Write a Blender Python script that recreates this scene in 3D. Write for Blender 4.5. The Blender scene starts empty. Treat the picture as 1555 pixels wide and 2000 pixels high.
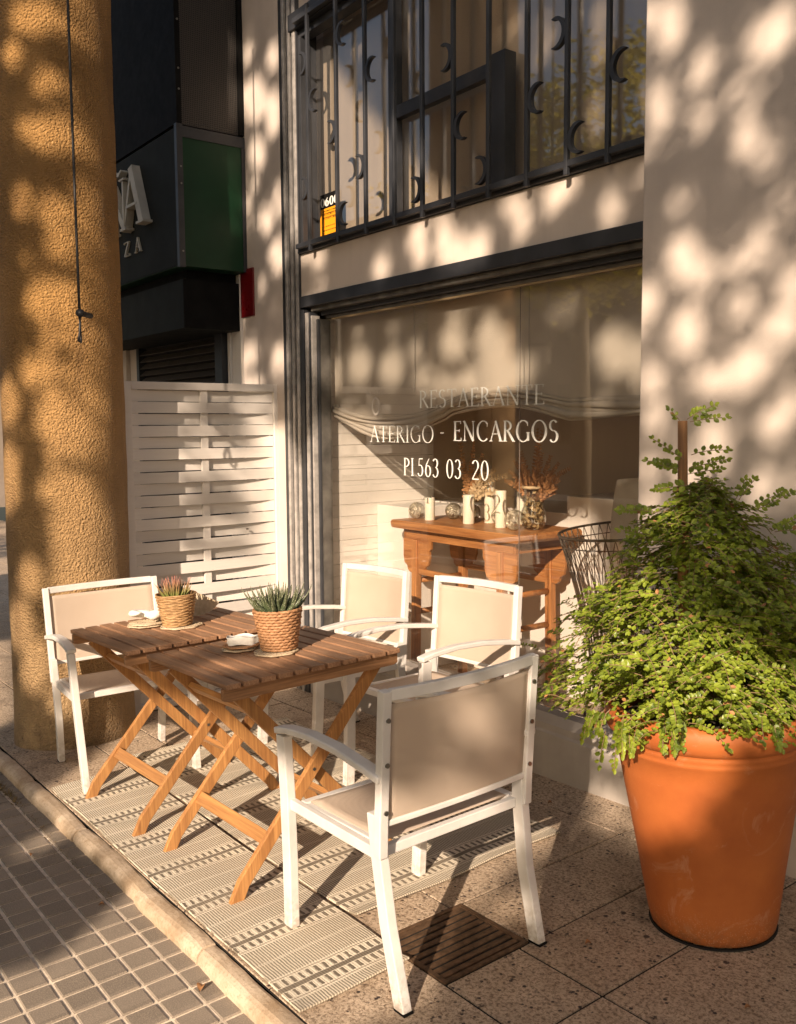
import bpy, math, random
from mathutils import Vector, Matrix
import numpy as np

sc = bpy.context.scene
rnd = random.Random(7)
PI = math.pi

# ------------------------------------------------------------------ camera
cam_data = bpy.data.cameras.new("camera")
cam = bpy.data.objects.new("camera", cam_data)
sc.collection.objects.link(cam)
CR = ((0.60241, 0.79816, -0.00659), (0.06974, -0.06086, -0.99571), (-0.79514, 0.59936, -0.09233))
cam.matrix_world = Matrix(((CR[0][0], -CR[1][0], -CR[2][0], 0.0),
                           (CR[0][1], -CR[1][1], -CR[2][1], 0.0),
                           (CR[0][2], -CR[1][2], -CR[2][2], 1.48),
                           (0, 0, 0, 1)))
cam_data.sensor_fit = 'VERTICAL'
cam_data.sensor_height = 24.0
cam_data.lens = 1806.94 / 2000.0 * 24.0
cam_data.clip_start = 0.05
cam_data.clip_end = 500
sc.camera = cam

# ------------------------------------------------------------------ sky, sun, exposure
SUN_EL = math.radians(25.0)
az = Vector((-.545, .838)).normalized()
LIGHT = Vector((az.x * math.cos(SUN_EL), az.y * math.cos(SUN_EL), -math.sin(SUN_EL)))
SDIR = -LIGHT
w = bpy.data.worlds.new("World")
sc.world = w
w.use_nodes = True
nt = w.node_tree
bg = nt.nodes['Background']
sky = nt.nodes.new('ShaderNodeTexSky')
sky.sky_type = 'NISHITA'
sky.sun_disc = False
sky.sun_elevation = SUN_EL
sky.sun_rotation = math.atan2(SDIR.x, SDIR.y)
sky.air_density = 0.8
sky.dust_density = 2.0
sky.ozone_density = 0.4
nt.links.new(sky.outputs[0], bg.inputs[0])
bg.inputs[1].default_value = 0.095
sd = bpy.data.lights.new("sun", 'SUN')
sd.energy = 5.0
sd.angle = math.radians(0.53)
sd.color = (1.0, 0.85, 0.74)
so = bpy.data.objects.new("sun", sd)
sc.collection.objects.link(so)
so.rotation_euler = LIGHT.to_track_quat('-Z', 'Y').to_euler()
so.location = (6, -10, 9)
sc.view_settings.view_transform = 'Standard'
sc.view_settings.look = 'None'
sc.view_settings.gamma = 1.0
sc.view_settings.exposure = 0.66
try:
    sc.view_settings.use_white_balance = True
    sc.view_settings.white_balance_temperature = 7400
    sc.view_settings.white_balance_tint = 10
except Exception:
    pass
sc.cycles.max_bounces = 10
sc.cycles.transparent_max_bounces = 12
sc.cycles.caustics_reflective = False
sc.cycles.caustics_refractive = False
sc.cycles.sample_clamp_indirect = 6.0

# ------------------------------------------------------------------ frames
S_, T_ = .038574, .020048
gn = Vector((-S_, -T_, 1)).normalized()
gx = Vector((1, 0, S_)).normalized()
gy = gn.cross(gx)
GM = Matrix(((gx.x, gy.x, gn.x, 0), (gx.y, gy.y, gn.y, 0), (gx.z, gy.z, gn.z, 0), (0, 0, 0, 1)))


def zg(x, y):
    return S_ * x + T_ * y

# ------------------------------------------------------------------ object helpers
def tag(o, label=None, cat=None, group=None, kind=None):
    if label: o['label'] = label
    if cat: o['category'] = cat
    if group: o['group'] = group
    if kind: o['kind'] = kind
    return o


def link(o):
    sc.collection.objects.link(o)
    return o


def empty_ground(name, x, y, rz, label, cat, group=None, h=0.0):
    o = link(bpy.data.objects.new(name, None))
    o.empty_display_size = .1
    o.matrix_world = GM @ Matrix.Translation((x, y, h)) @ Matrix.Rotation(rz, 4, 'Z')
    return tag(o, label, cat, group)


def empty_at(name, loc, label, cat, group=None, rz=0.0):
    o = link(bpy.data.objects.new(name, None))
    o.empty_display_size = .1
    o.location = loc
    o.rotation_euler = (0, 0, rz)
    return tag(o, label, cat, group)


class MB:
    def __init__(s):
        s.v = []; s.f = []

    def add(s, vs, fs):
        b = len(s.v)
        s.v += [tuple(v) for v in vs]
        s.f += [tuple(i + b for i in f) for f in fs]
        return s

    def box(s, x0, x1, y0, y1, z0, z1):
        v = [(x, y, z) for x in (x0, x1) for y in (y0, y1) for z in (z0, z1)]
        return s.add(v, [(0, 1, 3, 2), (4, 6, 7, 5), (0, 4, 5, 1), (2, 3, 7, 6), (0, 2, 6, 4), (1, 5, 7, 3)])

    def sweep(s, pts, side, wd, th, taper=None):
        """rectangular bar along pts; 'side' = constant width direction"""
        P = [Vector(p) for p in pts]; side = Vector(side).normalized(); n = len(P); vs = []
        for i, p in enumerate(P):
            if i == 0: d = P[1] - P[0]
            elif i == n - 1: d = P[-1] - P[-2]
            else: d = (P[i + 1] - P[i]).normalized() + (P[i] - P[i - 1]).normalized()
            d.normalize()
            nn = d.cross(side).normalized()
            k = 1.0
            if 0 < i < n - 1:
                k = 1.0 / max(.5, d.dot((P[i + 1] - P[i]).normalized()))
            t = th * (taper[i] if taper else 1)
            for a, b in ((-1, -1), (1, -1), (1, 1), (-1, 1)):
                vs.append(p + side * (a * wd / 2) + nn * (b * t * k / 2))
        fs = []
        for i in range(n - 1):
            for j in range(4):
                a = i * 4 + j; b = i * 4 + (j + 1) % 4
                fs.append((a, b, b + 4, a + 4))
        fs += [(3, 2, 1, 0), tuple(range(4 * n - 4, 4 * n))]
        return s.add(vs, fs)

    def tube(s, pts, r, seg=8, caps=True):
        P = [Vector(p) for p in pts]; n = len(P)
        rs = r if isinstance(r, (list, tuple)) else [r] * n
        vs = []; up = None
        for i, p in enumerate(P):
            d = (P[min(i + 1, n - 1)] - P[max(i - 1, 0)])
            if d.length < 1e-9: d = Vector((0, 0, 1))
            d.normalize()
            if up is None:
                up = Vector((0, 0, 1)) if abs(d.z) < .9 else Vector((1, 0, 0))
            a = d.cross(up)
            if a.length < 1e-6: a = d.orthogonal()
            a.normalize(); b = a.cross(d).normalized()
            for k in range(seg):
                t = 2 * PI * k / seg
                vs.append(p + (a * math.cos(t) + b * math.sin(t)) * rs[i])
            up = b
        fs = []
        for i in range(n - 1):
            for k in range(seg):
                q = i * seg + k; q2 = i * seg + (k + 1) % seg
                fs.append((q, q2, q2 + seg, q + seg))
        if caps: fs += [tuple(range(seg - 1, -1, -1)), tuple(range((n - 1) * seg, n * seg))]
        return s.add(vs, fs)

    def lathe(s, prof, seg=48, c=(0, 0, 0), wob=None):
        vs = []; n = len(prof)
        for i, (r, z) in enumerate(prof):
            for k in range(seg):
                t = 2 * PI * k / seg
                rr = r + (wob(i, t) if wob else 0)
                vs.append((c[0] + rr * math.cos(t), c[1] + rr * math.sin(t), c[2] + z))
        fs = []
        for i in range(n - 1):
            for k in range(seg):
                a = i * seg + k; b = i * seg + (k + 1) % seg
                fs.append((a, b, b + seg, a + seg))
        return s.add(vs, fs)

    def prism(s, poly, axis, a, b):
        """poly of 2D pts extruded along axis ('x','y','z') from a to b"""
        def m(p, t):
            if axis == 'x': return (t, p[0], p[1])
            if axis == 'y': return (p[0], t, p[1])
            return (p[0], p[1], t)
        n = len(poly)
        vs = [m(p, a) for p in poly] + [m(p, b) for p in poly]
        fs = [tuple(range(n)), tuple(range(2 * n - 1, n - 1, -1))]
        fs += [(i, i + n, (i + 1) % n + n, (i + 1) % n) for i in range(n)]
        return s.add(vs, fs)

    def build(s, name, mat, parent=None, origin=None, smooth=False, bevel=0, seg=2, ground=False, label=None):
        me = bpy.data.meshes.new(name)
        vs = s.v
        if origin is not None:
            vs = [(v[0] - origin[0], v[1] - origin[1], v[2] - origin[2]) for v in vs]
        me.from_pydata(vs, [], s.f)
        me.update()
        me.materials.append(mat)
        import bmesh
        bm = bmesh.new(); bm.from_mesh(me)
        bmesh.ops.recalc_face_normals(bm, faces=bm.faces)
        bm.to_mesh(me); bm.free()
        if smooth:
            me.polygons.foreach_set('use_smooth', [True] * len(me.polygons))
        o = link(bpy.data.objects.new(name, me))
        if parent is not None:
            o.parent = parent
        elif ground:
            o.matrix_world = GM.copy()
        elif origin is not None:
            o.location = origin
        if bevel:
            m = o.modifiers.new("bevel", 'BEVEL'); m.width = bevel; m.segments = seg
            m.limit_method = 'ANGLE'; m.angle_limit = math.radians(40)
            if hasattr(m, 'harden_normals'): m.harden_normals = False
        if label: o['label'] = label
        return o


def copy_tree(o, parent=None):
    c = o.copy(); link(c)
    if parent is not None:
        c.parent = parent
    for ch in o.children:
        copy_tree(ch, c)
    return c

# ------------------------------------------------------------------ material helpers
class NT:
    def __init__(s, name):
        s.m = bpy.data.materials.new(name); s.m.use_nodes = True
        s.t = s.m.node_tree; s.p = s.t.nodes['Principled BSDF']; s.out = s.t.nodes['Material Output']

    def n(s, typ, **kw):
        x = s.t.nodes.new('ShaderNode' + typ)
        for k, v in kw.items(): setattr(x, k, v)
        return x

    def set(s, node, i, v):
        if hasattr(v, 'is_output') or isinstance(v, bpy.types.NodeSocket): s.t.links.new(v, node.inputs[i])
        else: node.inputs[i].default_value = v

    def math(s, op, a, b=None, c=None, clamp=False):
        x = s.n('Math', operation=op, use_clamp=clamp)
        s.set(x, 0, a)
        if b is not None: s.set(x, 1, b)
        if c is not None: s.set(x, 2, c)
        return x.outputs[0]

    def coord(s, kind='Object', scale=None):
        c = s.n('TexCoord').outputs[kind]
        if scale is not None:
            mp = s.n('Mapping'); s.t.links.new(c, mp.inputs[0]); mp.inputs['Scale'].default_value = scale
            return mp.outputs[0]
        return c

    def noise(s, vec, scale, detail=4, rough=.55, dist=0):
        x = s.n('TexNoise'); s.set(x, 'Vector', vec); x.inputs['Scale'].default_value = scale
        x.inputs['Detail'].default_value = detail; x.inputs['Roughness'].default_value = rough
        x.inputs['Distortion'].default_value = dist
        return x.outputs['Fac']

    def voro(s, vec, scale, feat='F1', out='Distance'):
        x = s.n('TexVoronoi', feature=feat); s.set(x, 'Vector', vec); x.inputs['Scale'].default_value = scale
        return x.outputs[out]

    def ramp(s, fac, stops, interp='LINEAR'):
        x = s.n('ValToRGB'); s.set(x, 0, fac); x.color_ramp.interpolation = interp
        el = x.color_ramp.elements
        while len(el) < len(stops): el.new(.5)
        for e, (p, c) in zip(el, stops):
            e.position = p; e.color = (*c, 1) if len(c) == 3 else c
        return x.outputs[0]

    def mix(s, fac, a, b, blend='MIX'):
        x = s.n('Mix', data_type='RGBA', blend_type=blend)
        s.set(x, 0, fac); s.set(x, 6, a if not isinstance(a, tuple) else (*a, 1)); s.set(x, 7, b if not isinstance(b, tuple) else (*b, 1))
        return x.outputs[2]

    def bump(s, h, strength=.3, dist=.005, normal=None):
        x = s.n('Bump'); s.set(x, 'Height', h); x.inputs['Strength'].default_value = strength
        x.inputs['Distance'].default_value = dist
        if normal is not None: s.set(x, 'Normal', normal)
        s.t.links.new(x.outputs[0], s.p.inputs['Normal'])
        return x.outputs[0]

    def base(s, c, rough=.6, metal=0, spec=.5):
        s.set(s.p, 'Base Color', (*c, 1) if isinstance(c, tuple) else c)
        s.set(s.p, 'Roughness', rough); s.p.inputs['Metallic'].default_value = metal
        s.p.inputs['Specular IOR Level'].default_value = spec
        return s


def simple(name, c, rough=.5, metal=0, var=.08, nscale=8, bump=0, bscale=60, spec=.5):
    t = NT(name); co = t.coord()
    f = t.noise(co, nscale, 5)
    d = tuple(max(0, x * (1 - var * 1.6)) for x in c); l = tuple(x * (1 + var) for x in c)
    t.base(t.ramp(f, [(.3, d), (.7, l)]), rough, metal, spec)
    rr = t.noise(co, nscale * 3, 3)
    t.set(t.p, 'Roughness', t.math('MULTIPLY_ADD', rr, .2, rough - .1))
    if bump: t.bump(t.noise(co, bscale, 4), bump, .003)
    return t.m


def mat_plaster(name, c, stain=.12):
    t = NT(name); co = t.coord()
    big = t.noise(co, 1.3, 6, .6); mid = t.noise(co, 9, 5); fine = t.noise(co, 160, 3)
    v = t.math('ADD', t.math('MULTIPLY', big, .7), t.math('MULTIPLY', mid, .3))
    d = tuple(x * (1 - stain * 1.5) for x in c)
    col = t.ramp(v, [(.3, d), (.62, c)])
    spot = t.ramp(t.noise(co, 34, 3, .8), [(.70, (0, 0, 0)), (.76, (1, 1, 1))])
    col = t.mix(t.math('MULTIPLY', spot, .3), col, tuple(x * .6 for x in c))
    streak = t.noise(t.coord(scale=(14, 14, .7)), 1.0, 5, .6)
    col = t.mix(t.math('MULTIPLY', t.ramp(streak, [(.52, (0, 0, 0)), (.78, (1, 1, 1))]), .42), col, tuple(x * .8 for x in c))
    t.base(col, .85, 0, .25)
    t.bump(t.math('ADD', fine, t.math('MULTIPLY', mid, 2)), .25, .002)
    return t.m


def mat_wood(name, light, dark, axis=0, rough=.45, scale=1.0, grain=.45):
    t = NT(name)
    sc3 = [22 * scale] * 3; sc3[axis] = 1.2 * scale
    info = t.n('ObjectInfo')
    cc = t.n('TexCoord').outputs['Object']
    add = t.n('VectorMath', operation='ADD'); t.t.links.new(cc, add.inputs[0])
    cmb = t.n('CombineXYZ'); sh = t.math('MULTIPLY', info.outputs['Random'], 17.0)
    for i in range(3): t.t.links.new(sh, cmb.inputs[i])
    t.t.links.new(cmb.outputs[0], add.inputs[1])
    mp = t.n('Mapping'); t.t.links.new(add.outputs[0], mp.inputs[0]); mp.inputs['Scale'].default_value = sc3
    g = t.noise(mp.outputs[0], 1.6, 6, .62, .9)
    sc4 = [90 * scale] * 3; sc4[axis] = 2.5 * scale
    mp2 = t.n('Mapping'); t.t.links.new(add.outputs[0], mp2.inputs[0]); mp2.inputs['Scale'].default_value = sc4
    fine = t.noise(mp2.outputs[0], 2.2, 4, .7)
    mid = tuple((a + b) / 2 for a, b in zip(light, dark))
    col = t.ramp(g, [(.3, dark), (.5, mid), (.68, light)])
    col = t.mix(t.math('MULTIPLY', t.ramp(fine, [(.4, (1, 1, 1)), (.6, (0, 0, 0))]), grain), col, tuple(x * .55 for x in dark))
    hs = t.n('HueSaturation'); t.set(hs, 'Color', col)
    t.set(hs, 'Value', t.math('MULTIPLY_ADD', info.outputs['Random'], .25, .87))
    t.base(hs.outputs[0], rough, 0, .4)
    t.set(t.p, 'Roughness', t.math('MULTIPLY_ADD', fine, .3, rough - .12))
    t.bump(t.math('ADD', fine, g), .1 + .55 * grain, .0015)
    return t.m

M = {}
M['wall'] = mat_plaster('plaster_cream', (.655, .57, .50))
M['sign_band'] = mat_plaster('plaster_band', (.66, .57, .49), .06)
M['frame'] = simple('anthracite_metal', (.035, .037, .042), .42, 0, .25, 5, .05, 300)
M['rib'] = simple('profile_metal', (.46, .43, .40), .4, .25, .2, 20)
def mat_white():
    t = NT('white_painted_metal'); co = t.coord(); z = t.n('SeparateXYZ'); t.set(z, 0, co)
    base = t.ramp(t.noise(co, 14, 5), [(.3, (.64, .61, .57)), (.7, (.73, .70, .66))])
    low = t.ramp(z.outputs[2], [(.0, (1, 1, 1)), (.16, (0, 0, 0))])
    gr_ = t.ramp(t.noise(co, 38, 5, .7), [(.42, (0, 0, 0)), (.62, (1, 1, 1))])
    base = t.mix(t.math('MULTIPLY', t.math('MULTIPLY', low, gr_), .7), base, (.34, .27, .20))
    scr_ = t.ramp(t.noise(t.coord(scale=(60, 60, 9)), 2.0, 4, .7), [(.66, (0, 0, 0)), (.72, (1, 1, 1))])
    base = t.mix(t.math('MULTIPLY', scr_, .35), base, (.42, .37, .32))
    t.base(base, .4, 0, .4); t.bump(t.noise(co, 120, 3), .06, .003)
    return t.m
M['white'] = mat_white()
M['white_wood'] = mat_wood('white_painted_wood', (.74, .69, .63), (.705, .655, .595), 1, .5, .5, .07)
M['sill'] = mat_plaster('plaster_sill', (.42, .38, .34), .2)
M['top_wood'] = mat_wood('dark_stained_slat', (.50, .285, .165), (.26, .135, .075), 0, .5, 1.0)
M['apron_wood'] = mat_wood('dark_stained_apron', (.45, .24, .12), (.23, .115, .055), 1, .5, 1.0)
M['leg_wood'] = mat_wood('oiled_acacia', (.56, .285, .105), (.32, .14, .05), 2, .42, .8)
M['str_wood'] = mat_wood('oiled_acacia_rail', (.55, .28, .10), (.32, .14, .05), 0, .42, .8)
M['elm'] = mat_wood('red_elm', (.72, .33, .12), (.36, .13, .045), 0, .4, .7)
M['elm_v'] = mat_wood('red_elm_upright', (.70, .32, .115), (.36, .13, .045), 2, .4, .7)
M['black'] = simple('black_paint', (.008, .0078, .0075), .7, 0, .3, spec=.1)
M['dark_inside'] = simple('dark_inside', (.02, .018, .016), .8)
M['steel'] = simple('steel_bolt', (.25, .24, .22), .35, .9)
M['red'] = simple('dark_red_enamel', (.16, .006, .008), .3)
M['green'] = simple('dark_green_panel', (.008, .040, .018), .40, 0, .15, 3, .03, 200, spec=.25)
M['frame_lit'] = simple('lit_frame_metal', (.13, .12, .105), .4, .2, .3, 12, .05, 200)  # lighter copy of the frame metal, caught light put into its colour
M['blue_grey'] = simple('blue_grey_panel', (.022, .024, .021), .7, 0, .12, 3, .03, 200, spec=.12)
M['letter'] = simple('sign_letter', (.50, .46, .38), .5)
M['interior'] = mat_plaster('interior_taupe', (.52, .43, .35), .06)
M['panel'] = mat_plaster('interior_white', (.84, .79, .73), .04)
M['napkin'] = simple('napkin_cotton', (.80, .77, .71), .9, 0, .05, 30, .3, 400)
M['wax'] = simple('candle_wax', (.88, .82, .68), .5, 0, .05, 9)
M['wax'].node_tree.nodes['Principled BSDF'].inputs['Subsurface Weight'].default_value = .25
M['wax'].node_tree.nodes['Principled BSDF'].inputs['Subsurface Radius'].default_value = (.02, .012, .006)
M['wire'] = simple('bronze_wire', (.12, .09, .065), .4, .5)
M['cushion'] = simple('cushion_linen', (.62, .54, .44), .95, 0, .06, 20, .3, 500)
M['dry'] = simple('dried_leaf', (.42, .20, .08), .7, 0, .3, 30)
M['drypale'] = simple('dried_pale_leaf', (.60, .44, .26), .7, 0, .3, 30)
M['soil'] = simple('soil', (.05, .035, .022), .95, 0, .3, 40, .6, 90)
M['cord'] = simple('black_cord', (.012, .012, .014), .5)
M['stake'] = mat_wood('stake_wood', (.48, .25, .11), (.26, .12, .05), 2, .7, 1.2)


def mat_sling():
    t = NT('beige_sling'); co = t.coord(scale=(1, 1, 1))
    wv = t.n('TexWave', wave_type='BANDS', bands_direction='X'); t.set(wv, 'Vector', co); wv.inputs['Scale'].default_value = 190
    wv2 = t.n('TexWave', wave_type='BANDS', bands_direction='Z'); t.set(wv2, 'Vector', co); wv2.inputs['Scale'].default_value = 190
    h = t.math('MULTIPLY', wv.outputs['Fac'], wv2.outputs['Fac'])
    f = t.noise(co, 5, 4)
    col = t.ramp(f, [(.3, (.66, .55, .44)), (.7, (.73, .615, .50))])
    col = t.mix(t.math('MULTIPLY', h, .25), col, (.36, .29, .22))
    t.base(col, .8, 0, .2); t.bump(t.math('ADD', h, t.math('MULTIPLY', t.noise(co, 7, 3), 3.0)), .25, .002)
    tr = t.n('BsdfTranslucent'); t.set(tr, 'Color', (.78, .60, .44, 1))
    mx = t.n('MixShader'); mx.inputs[0].default_value = .32
    t.t.links.new(t.p.outputs[0], mx.inputs[1]); t.t.links.new(tr.outputs[0], mx.inputs[2])
    t.t.links.new(mx.outputs[0], t.out.inputs[0])
    return t.m


def mat_leaf(name, c0, c1, trans, tw=.4, rough=.4):
    t = NT(name); co = t.coord()
    f = t.noise(co, 14, 3)
    wn = t.voro(co, 60, 'F1', 'Color')
    sp = t.n('SeparateColor'); t.set(sp, 0, wn)
    k = t.math('ADD', t.math('MULTIPLY', f, .6), t.math('MULTIPLY', sp.outputs[0], .4))
    t.base(t.ramp(k, [(.25, c0), (.7, c1)]), rough, 0, .45)
    tr = t.n('BsdfTranslucent'); t.set(tr, 'Color', (*trans, 1))
    mx = t.n('MixShader'); mx.inputs[0].default_value = tw
    t.t.links.new(t.p.outputs[0], mx.inputs[1]); t.t.links.new(tr.outputs[0], mx.inputs[2])
    t.t.links.new(mx.outputs[0], t.out.inputs[0])
    return t.m


def mat_glass(name, boost=1.0, tint=(.985, .98, .965)):
    t = NT(name)
    lw = t.n('LayerWeight'); lw.inputs[0].default_value = .5
    f5 = t.math('POWER', lw.outputs['Facing'], 5.0)
    fr = t.math('MULTIPLY', t.math('MULTIPLY_ADD', f5, .96, .04), boost, clamp=True)
    nb = t.n('Bump'); t.set(nb, 'Height', t.noise(t.coord(), 1.2, 2)); nb.inputs['Strength'].default_value = .04; nb.inputs['Distance'].default_value = .02
    gl = t.n('BsdfGlossy'); gl.inputs['Roughness'].default_value = .02; t.t.links.new(nb.outputs[0], gl.inputs['Normal'])
    tr = t.n('BsdfTransparent'); tr.inputs[0].default_value = (*tint, 1)
    mx = t.n('MixShader')
    t.t.links.new(fr, mx.inputs[0])
    t.t.links.new(tr.outputs[0], mx.inputs[1]); t.t.links.new(gl.outputs[0], mx.inputs[2])
    t.t.links.new(mx.outputs[0], t.out.inputs[0])
    return t.m

M['sling'] = mat_sling()
M['bush_leaf'] = mat_leaf('shrub_leaf', (.06, .105, .014), (.31, .38, .045), (.36, .42, .03), .25)
M['tree_leaf'] = mat_leaf('plane_tree_leaf', (.06, .07, .012), (.14, .13, .02), (.35, .28, .04), .28)
M['far_leaf'] = mat_leaf('sunny_leaf', (.16, .16, .02), (.34, .30, .04), (.6, .5, .06), .4)  # leaf colour brightened and yellowed to look sunlit in the panes
M['glass'] = mat_glass('window_glass', 2.7)
M['clear'] = mat_glass('thin_clear_glass', 2.2, (.93, .92, .88))


def mat_pillar():
    t = NT('ochre_stucco'); co = t.coord()
    big = t.noise(co, 1.5, 5); crust = t.noise(co, 62, 6, .62, 1.2); grain = t.noise(co, 120, 3)
    vd = t.voro(co, 105, 'SMOOTH_F1')
    z = t.n('SeparateXYZ'); t.set(z, 0, co)
    hz = t.math('MULTIPLY', z.outputs[2], .45, clamp=True)
    low = t.ramp(big, [(.3, (.32, .215, .115)), (.7, (.54, .37, .20))])
    high = t.ramp(big, [(.3, (.28, .148, .044)), (.7, (.54, .295, .10))])
    col = t.mix(hz, low, high)
    pit = t.voro(co, 16, 'F1')
    pits = t.ramp(pit, [(.05, (1, 1, 1)), (.09, (0, 0, 0))])
    pmask = t.math('MULTIPLY', pits, t.math('SUBTRACT', 1.1, t.math('MULTIPLY', z.outputs[2], .9), clamp=True))
    col = t.mix(pmask, col, (.10, .06, .03))
    fleck = t.ramp(t.voro(co, 60, 'F1'), [(.10, (1, 1, 1)), (.22, (0, 0, 0))])
    gate = t.ramp(t.noise(co, 7, 2), [(.5, (0, 0, 0)), (.62, (1, 1, 1))])
    col = t.mix(t.math('MULTIPLY', t.math('MULTIPLY', fleck, gate), .6), col, (.85, .58, .26))
    grime = t.ramp(t.noise(t.coord(scale=(3, 3, .8)), 1.6, 6, .7, .6), [(.50, (0, 0, 0)), (.68, (1, 1, 1))])
    col = t.mix(t.math('MULTIPLY', grime, .45), col, (.16, .085, .035))
    splash = t.math('MULTIPLY', t.ramp(z.outputs[2], [(.0, (1, 1, 1)), (.30, (0, 0, 0))]), t.ramp(t.noise(co, 11, 5, .7), [(.35, (0, 0, 0)), (.6, (1, 1, 1))]))
    col = t.mix(t.math('MULTIPLY', splash, .7), col, (.13, .085, .05))
    t.base(col, .62, 0, .4)
    h = t.math('ADD', t.math('MULTIPLY', crust, 1.0), t.math('MULTIPLY', vd, -.9))
    h = t.math('ADD', h, t.math('MULTIPLY', grain, .3))
    h = t.math('SUBTRACT', h, t.math('MULTIPLY', pmask, .8))
    t.bump(h, 1.0, .018)
    return t.m
M['pillar'] = mat_pillar()


def mat_terrace():
    t = NT('terrazzo_paving'); co = t.coord()
    big = t.noise(co, 2.2, 6, .6); fine = t.noise(co, 95, 5, .75, .5); mid = t.noise(co, 14, 5, .65)
    col = t.ramp(t.math('ADD', t.math('MULTIPLY', big, .5), t.math('MULTIPLY', mid, .5)), [(.32, (.40, .30, .21)), (.66, (.68, .54, .40))])
    col = t.mix(t.math('MULTIPLY', t.ramp(fine, [(.40, (1, 1, 1)), (.54, (0, 0, 0))]), .85), col, (.15, .098, .06))
    v0 = t.math('MULTIPLY', t.ramp(t.voro(co, 17, 'F1'), [(.13, (1, 1, 1)), (.19, (0, 0, 0))]), t.ramp(t.noise(co, 9, 2), [(.52, (0, 0, 0)), (.58, (1, 1, 1))]))
    col = t.mix(v0, col, (.075, .05, .04))
    v1 = t.voro(co, 46, 'F1'); chips = t.ramp(v1, [(.20, (1, 1, 1)), (.28, (0, 0, 0))])
    gate = t.ramp(t.noise(co, 21, 2), [(.48, (0, 0, 0)), (.58, (1, 1, 1))])
    chips = t.math('MULTIPLY', chips, gate)
    col = t.mix(chips, col, (.06, .045, .04))
    v2 = t.voro(co, 90, 'F1'); lc = t.math('MULTIPLY', t.ramp(v2, [(.18, (1, 1, 1)), (.3, (0, 0, 0))]), .5)
    col = t.mix(lc, col, (.55, .44, .33))
    st = t.ramp(t.noise(co, 3.5, 6, .7, 1), [(.56, (0, 0, 0)), (.7, (1, 1, 1))])
    col = t.mix(t.math('MULTIPLY', st, .55), col, (.10, .075, .055))
    t.base(col, .7, 0, .35)
    t.bump(t.math('SUBTRACT', t.math('ADD', fine, mid), chips), .8, .004)
    return t.m
M['terrace'] = mat_terrace()


def mat_street():
    t = NT('street_tile'); co = t.coord()
    br = t.n('TexVoronoi', feature='F1'); br.inputs['Randomness'].default_value = 0
    t.set(br, 'Vector', co); br.inputs['Scale'].default_value = 1 / .0976
    sp = t.n('SeparateColor'); t.set(sp, 0, br.outputs['Color'])
    fine = t.noise(co, 260, 4, .7); big = t.noise(co, 3, 5)
    k = t.math('ADD', t.math('MULTIPLY', sp.outputs[0], .35), t.math('MULTIPLY', big, .65))
    col = t.ramp(k, [(.25, (.155, .128, .10)), (.75, (.26, .215, .17))])
    col = t.mix(t.math('MULTIPLY', t.ramp(fine, [(.45, (0, 0, 0)), (.62, (1, 1, 1))]), .4), col, (.50, .42, .33))
    t.base(col, .75, 0, .35); t.bump(fine, .45, .002)
    return t.m
M['street'] = mat_street()
M['grout'] = simple('pale_grout', (.76, .64, .50), .85, 0, .2, 25, .4, 150)
M['gap'] = simple('joint_dirt', (.012, .010, .008), .95, 0, .3, 30)


def mat_kerb():
    t = NT('kerb_stone'); co = t.coord()
    big = t.noise(co, 6, 6, .65); fine = t.noise(co, 90, 5, .7)
    col = t.ramp(big, [(.32, (.36, .255, .16)), (.62, (.62, .50, .37))])
    col = t.mix(t.math('MULTIPLY', t.ramp(fine, [(.5, (0, 0, 0)), (.68, (1, 1, 1))]), .5), col, (.25, .16, .09))
    t.base(col, .72, 0, .35); t.bump(t.math('ADD', big, fine), .5, .005)
    return t.m
M['kerb'] = mat_kerb()


def mat_terracotta():
    t = NT('terracotta'); co = t.coord()
    big = t.noise(co, 4, 6, .6); fine = t.noise(co, 150, 4)
    col = t.ramp(big, [(.3, (.36, .092, .024)), (.7, (.49, .145, .038))])
    z = t.n('SeparateXYZ'); t.set(z, 0, co)
    low = t.ramp(z.outputs[2], [(.02, (1, 1, 1)), (.12, (0, 0, 0))])
    speck = t.ramp(t.voro(co, 160, 'F1'), [(.2, (1, 1, 1)), (.3, (0, 0, 0))])
    col = t.mix(t.math('MULTIPLY', t.math('MULTIPLY', speck, low), .5), col, (.70, .45, .28))
    st = t.noise(t.coord(scale=(18, 18, 1.2)), 1.0, 5, .6)
    col = t.mix(t.math('MULTIPLY', t.ramp(st, [(.6, (0, 0, 0)), (.75, (1, 1, 1))]), .5), col, (.36, .10, .03))
    lime = t.ramp(t.noise(co, 7, 6, .72, 1.2), [(.56, (0, 0, 0)), (.68, (1, 1, 1))])
    col = t.mix(t.math('MULTIPLY', lime, .38), col, (.60, .36, .24))
    dirt = t.math('MULTIPLY', t.ramp(z.outputs[2], [(.0, (1, 1, 1)), (.09, (0, 0, 0))]), t.ramp(t.noise(co, 30, 5, .7), [(.35, (0, 0, 0)), (.6, (1, 1, 1))]))
    col = t.mix(t.math('MULTIPLY', dirt, .75), col, (.14, .07, .035))
    scuff = t.ramp(t.noise(t.coord(scale=(9, 9, 70)), 1.4, 4, .7), [(.70, (0, 0, 0)), (.74, (1, 1, 1))])
    col = t.mix(t.math('MULTIPLY', scuff, .4), col, (.78, .50, .34))
    t.base(col, .58, 0, .35); t.bump(t.math('ADD', t.math('MULTIPLY', fine, .6), big), .22, .003)
    return t.m
M['terracotta'] = mat_terracotta()


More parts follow.
